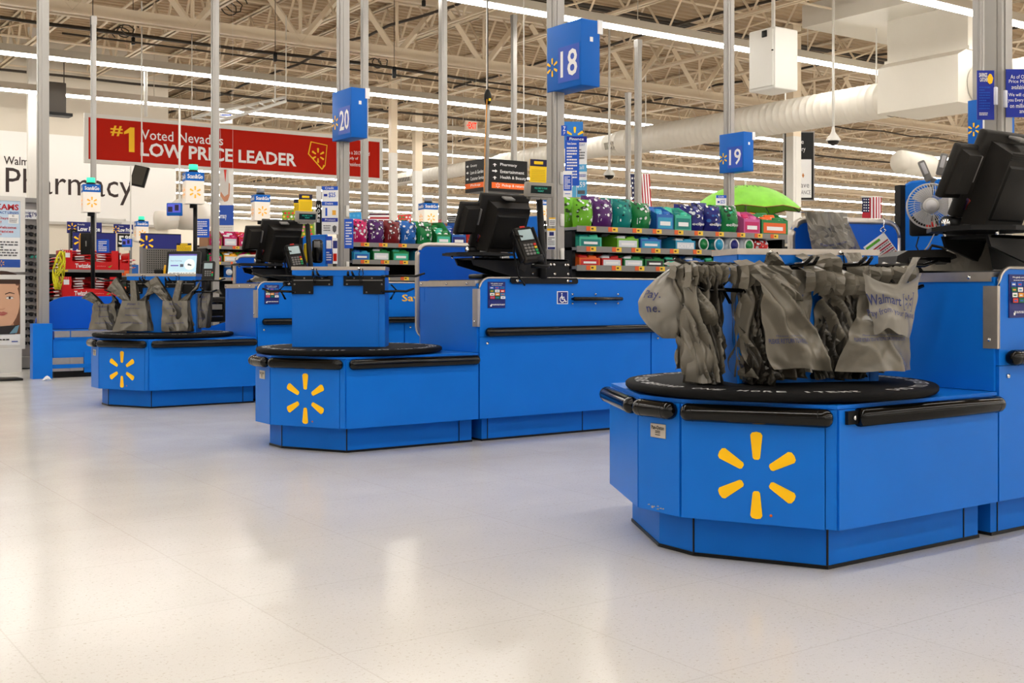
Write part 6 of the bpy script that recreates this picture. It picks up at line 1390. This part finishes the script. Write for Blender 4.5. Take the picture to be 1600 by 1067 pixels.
p = at(10, 594, 11.2); m = MB(); m.rbox((0, 0, .011), (.55, .3, .02), .008); o = m.build('floor_mat', BLKM, loc=(p.x-.15, p.y, 0)); tag(o, 'dark mat lying on the floor at the left edge', 'mat')
# ------------------------------------------------------------------ the store beyond the lanes: low gondolas with goods
rg = random.Random(21)
def gondola(x, y, L, H, label, rz=0):
    t = thing('store_shelf', label, 'shelf', (x, y, 0), rz, 'distant store shelves')
    m = MB(); m.lim((0, 0, 0), (L, .5, .12)); m.lim((0, .48, 0), (L, .52, H)); m.build('frame', paint(90, 86, 80), t)
    for k in range(4):
        z = .15+k*(H-.2)/4
        m = MB(); m.lim((0, 0, z), (L, .48, z+.02)); m.build('shelf_board', SHELF, t)
        m = MB(); xx = .02
        while xx < L-.1:
            w_ = rg.uniform(.08, .2); m.lim((xx, .03, z+.02), (xx+w_*.94, .4, z+.02+rg.uniform(.12, (H-.2)/4-.06)), rg.randrange(6)); xx += w_
        g_ = m.build('goods', [kc(c) for c in rg.sample(list(KR), 6)], t, kind='stuff')
    return t
for k, (x, y, L) in enumerate(((7.0, 22, 7), (15.5, 22, 7), (24, 22, 8), (9, 30, 8), (19, 30, 9), (30, 30, 10), (12, 40, 12), (27, 40, 14), (2.0, 19.5, 4))):
    gondola(x, y, L, 1.5, 'distant store shelf of coloured goods, %s row, %s unit' % (('front', 'second', 'far')[min(2, max(0, int((y-21)/8)))], ORD[k]))
# hanging goods at the lane 20 register
board('gift_card', 'blue gift card hanging left of the number 20 pole, next to the black pouch', 'card', 509, 519, 369, 412, 9.3, 'C', [paint(25, 70, 180), W_, NAVY, YEL], [('r', .1, .55, .9, .85, 1), ('l', .1, .1, .9, .45, 4, 1)], .006)
board('gift_card', 'white and navy gift card against the number 20 pole', 'card', 520, 527, 372, 412, 9.25, 'C', [W_, NAVY, PRED], [('r', 0, .6, 1, .9, 1), ('r', .1, .1, .9, .4, 2)], .006)
p = at(496, 411, 9.2); t = thing('black_pouch', 'black shiny packaged pouch standing left of the number 20 pole', 'pouch', p, -YAW); m = MB(); m.rbox((0, 0, .095), (.085, .05, .19), .02); m.build('pouch_body', BLKG, t); m = MB(); m.rbox((0, -.027, .15), (.05, .004, .05), .004); m.build('label', MGREY, t)
p = at(480, 411, 9.25); t = thing('yellow_pouch', 'yellow packaged pouch beside the black pouch', 'pouch', p, -YAW); m = MB(); m.rbox((0, 0, .08), (.06, .04, .16), .015); m.build('pouch_body', paint(235, 200, 30), t)
p = at(455, 400, 9.6)
# tandem counters at the far ends of the lanes
for i, (x, y) in enumerate(((8.9, 6.03), (8.8, 8.97))):
    t = thing('checkout_counter', ('second blue counter beyond the counter with the wheelchair sticker', 'second blue counter beyond the counter with the amber slogan')[i], 'counter', (x, y, 0)); m = MB(); m.lim((0, 0, .13), (3.2, .65, .9)); m.build('body', BLUE, t); m = MB(); m.lim((.06, .06, 0), (3.14, .6, .13)); m.build('toe_kick', BLUE_D, t); m = MB(); m.lim((-.01, -.01, .9), (3.21, .66, .93)); m.build('counter_top', STEEL, t)
    m = MB(); m.plate([(0, .93), (.9, .93), (.9, 1.25), (.05, 1.25), (0, 1.2)], .6, .64); m.build('back_panel', BLUE_P, t)
bpy.context.view_layer.update()
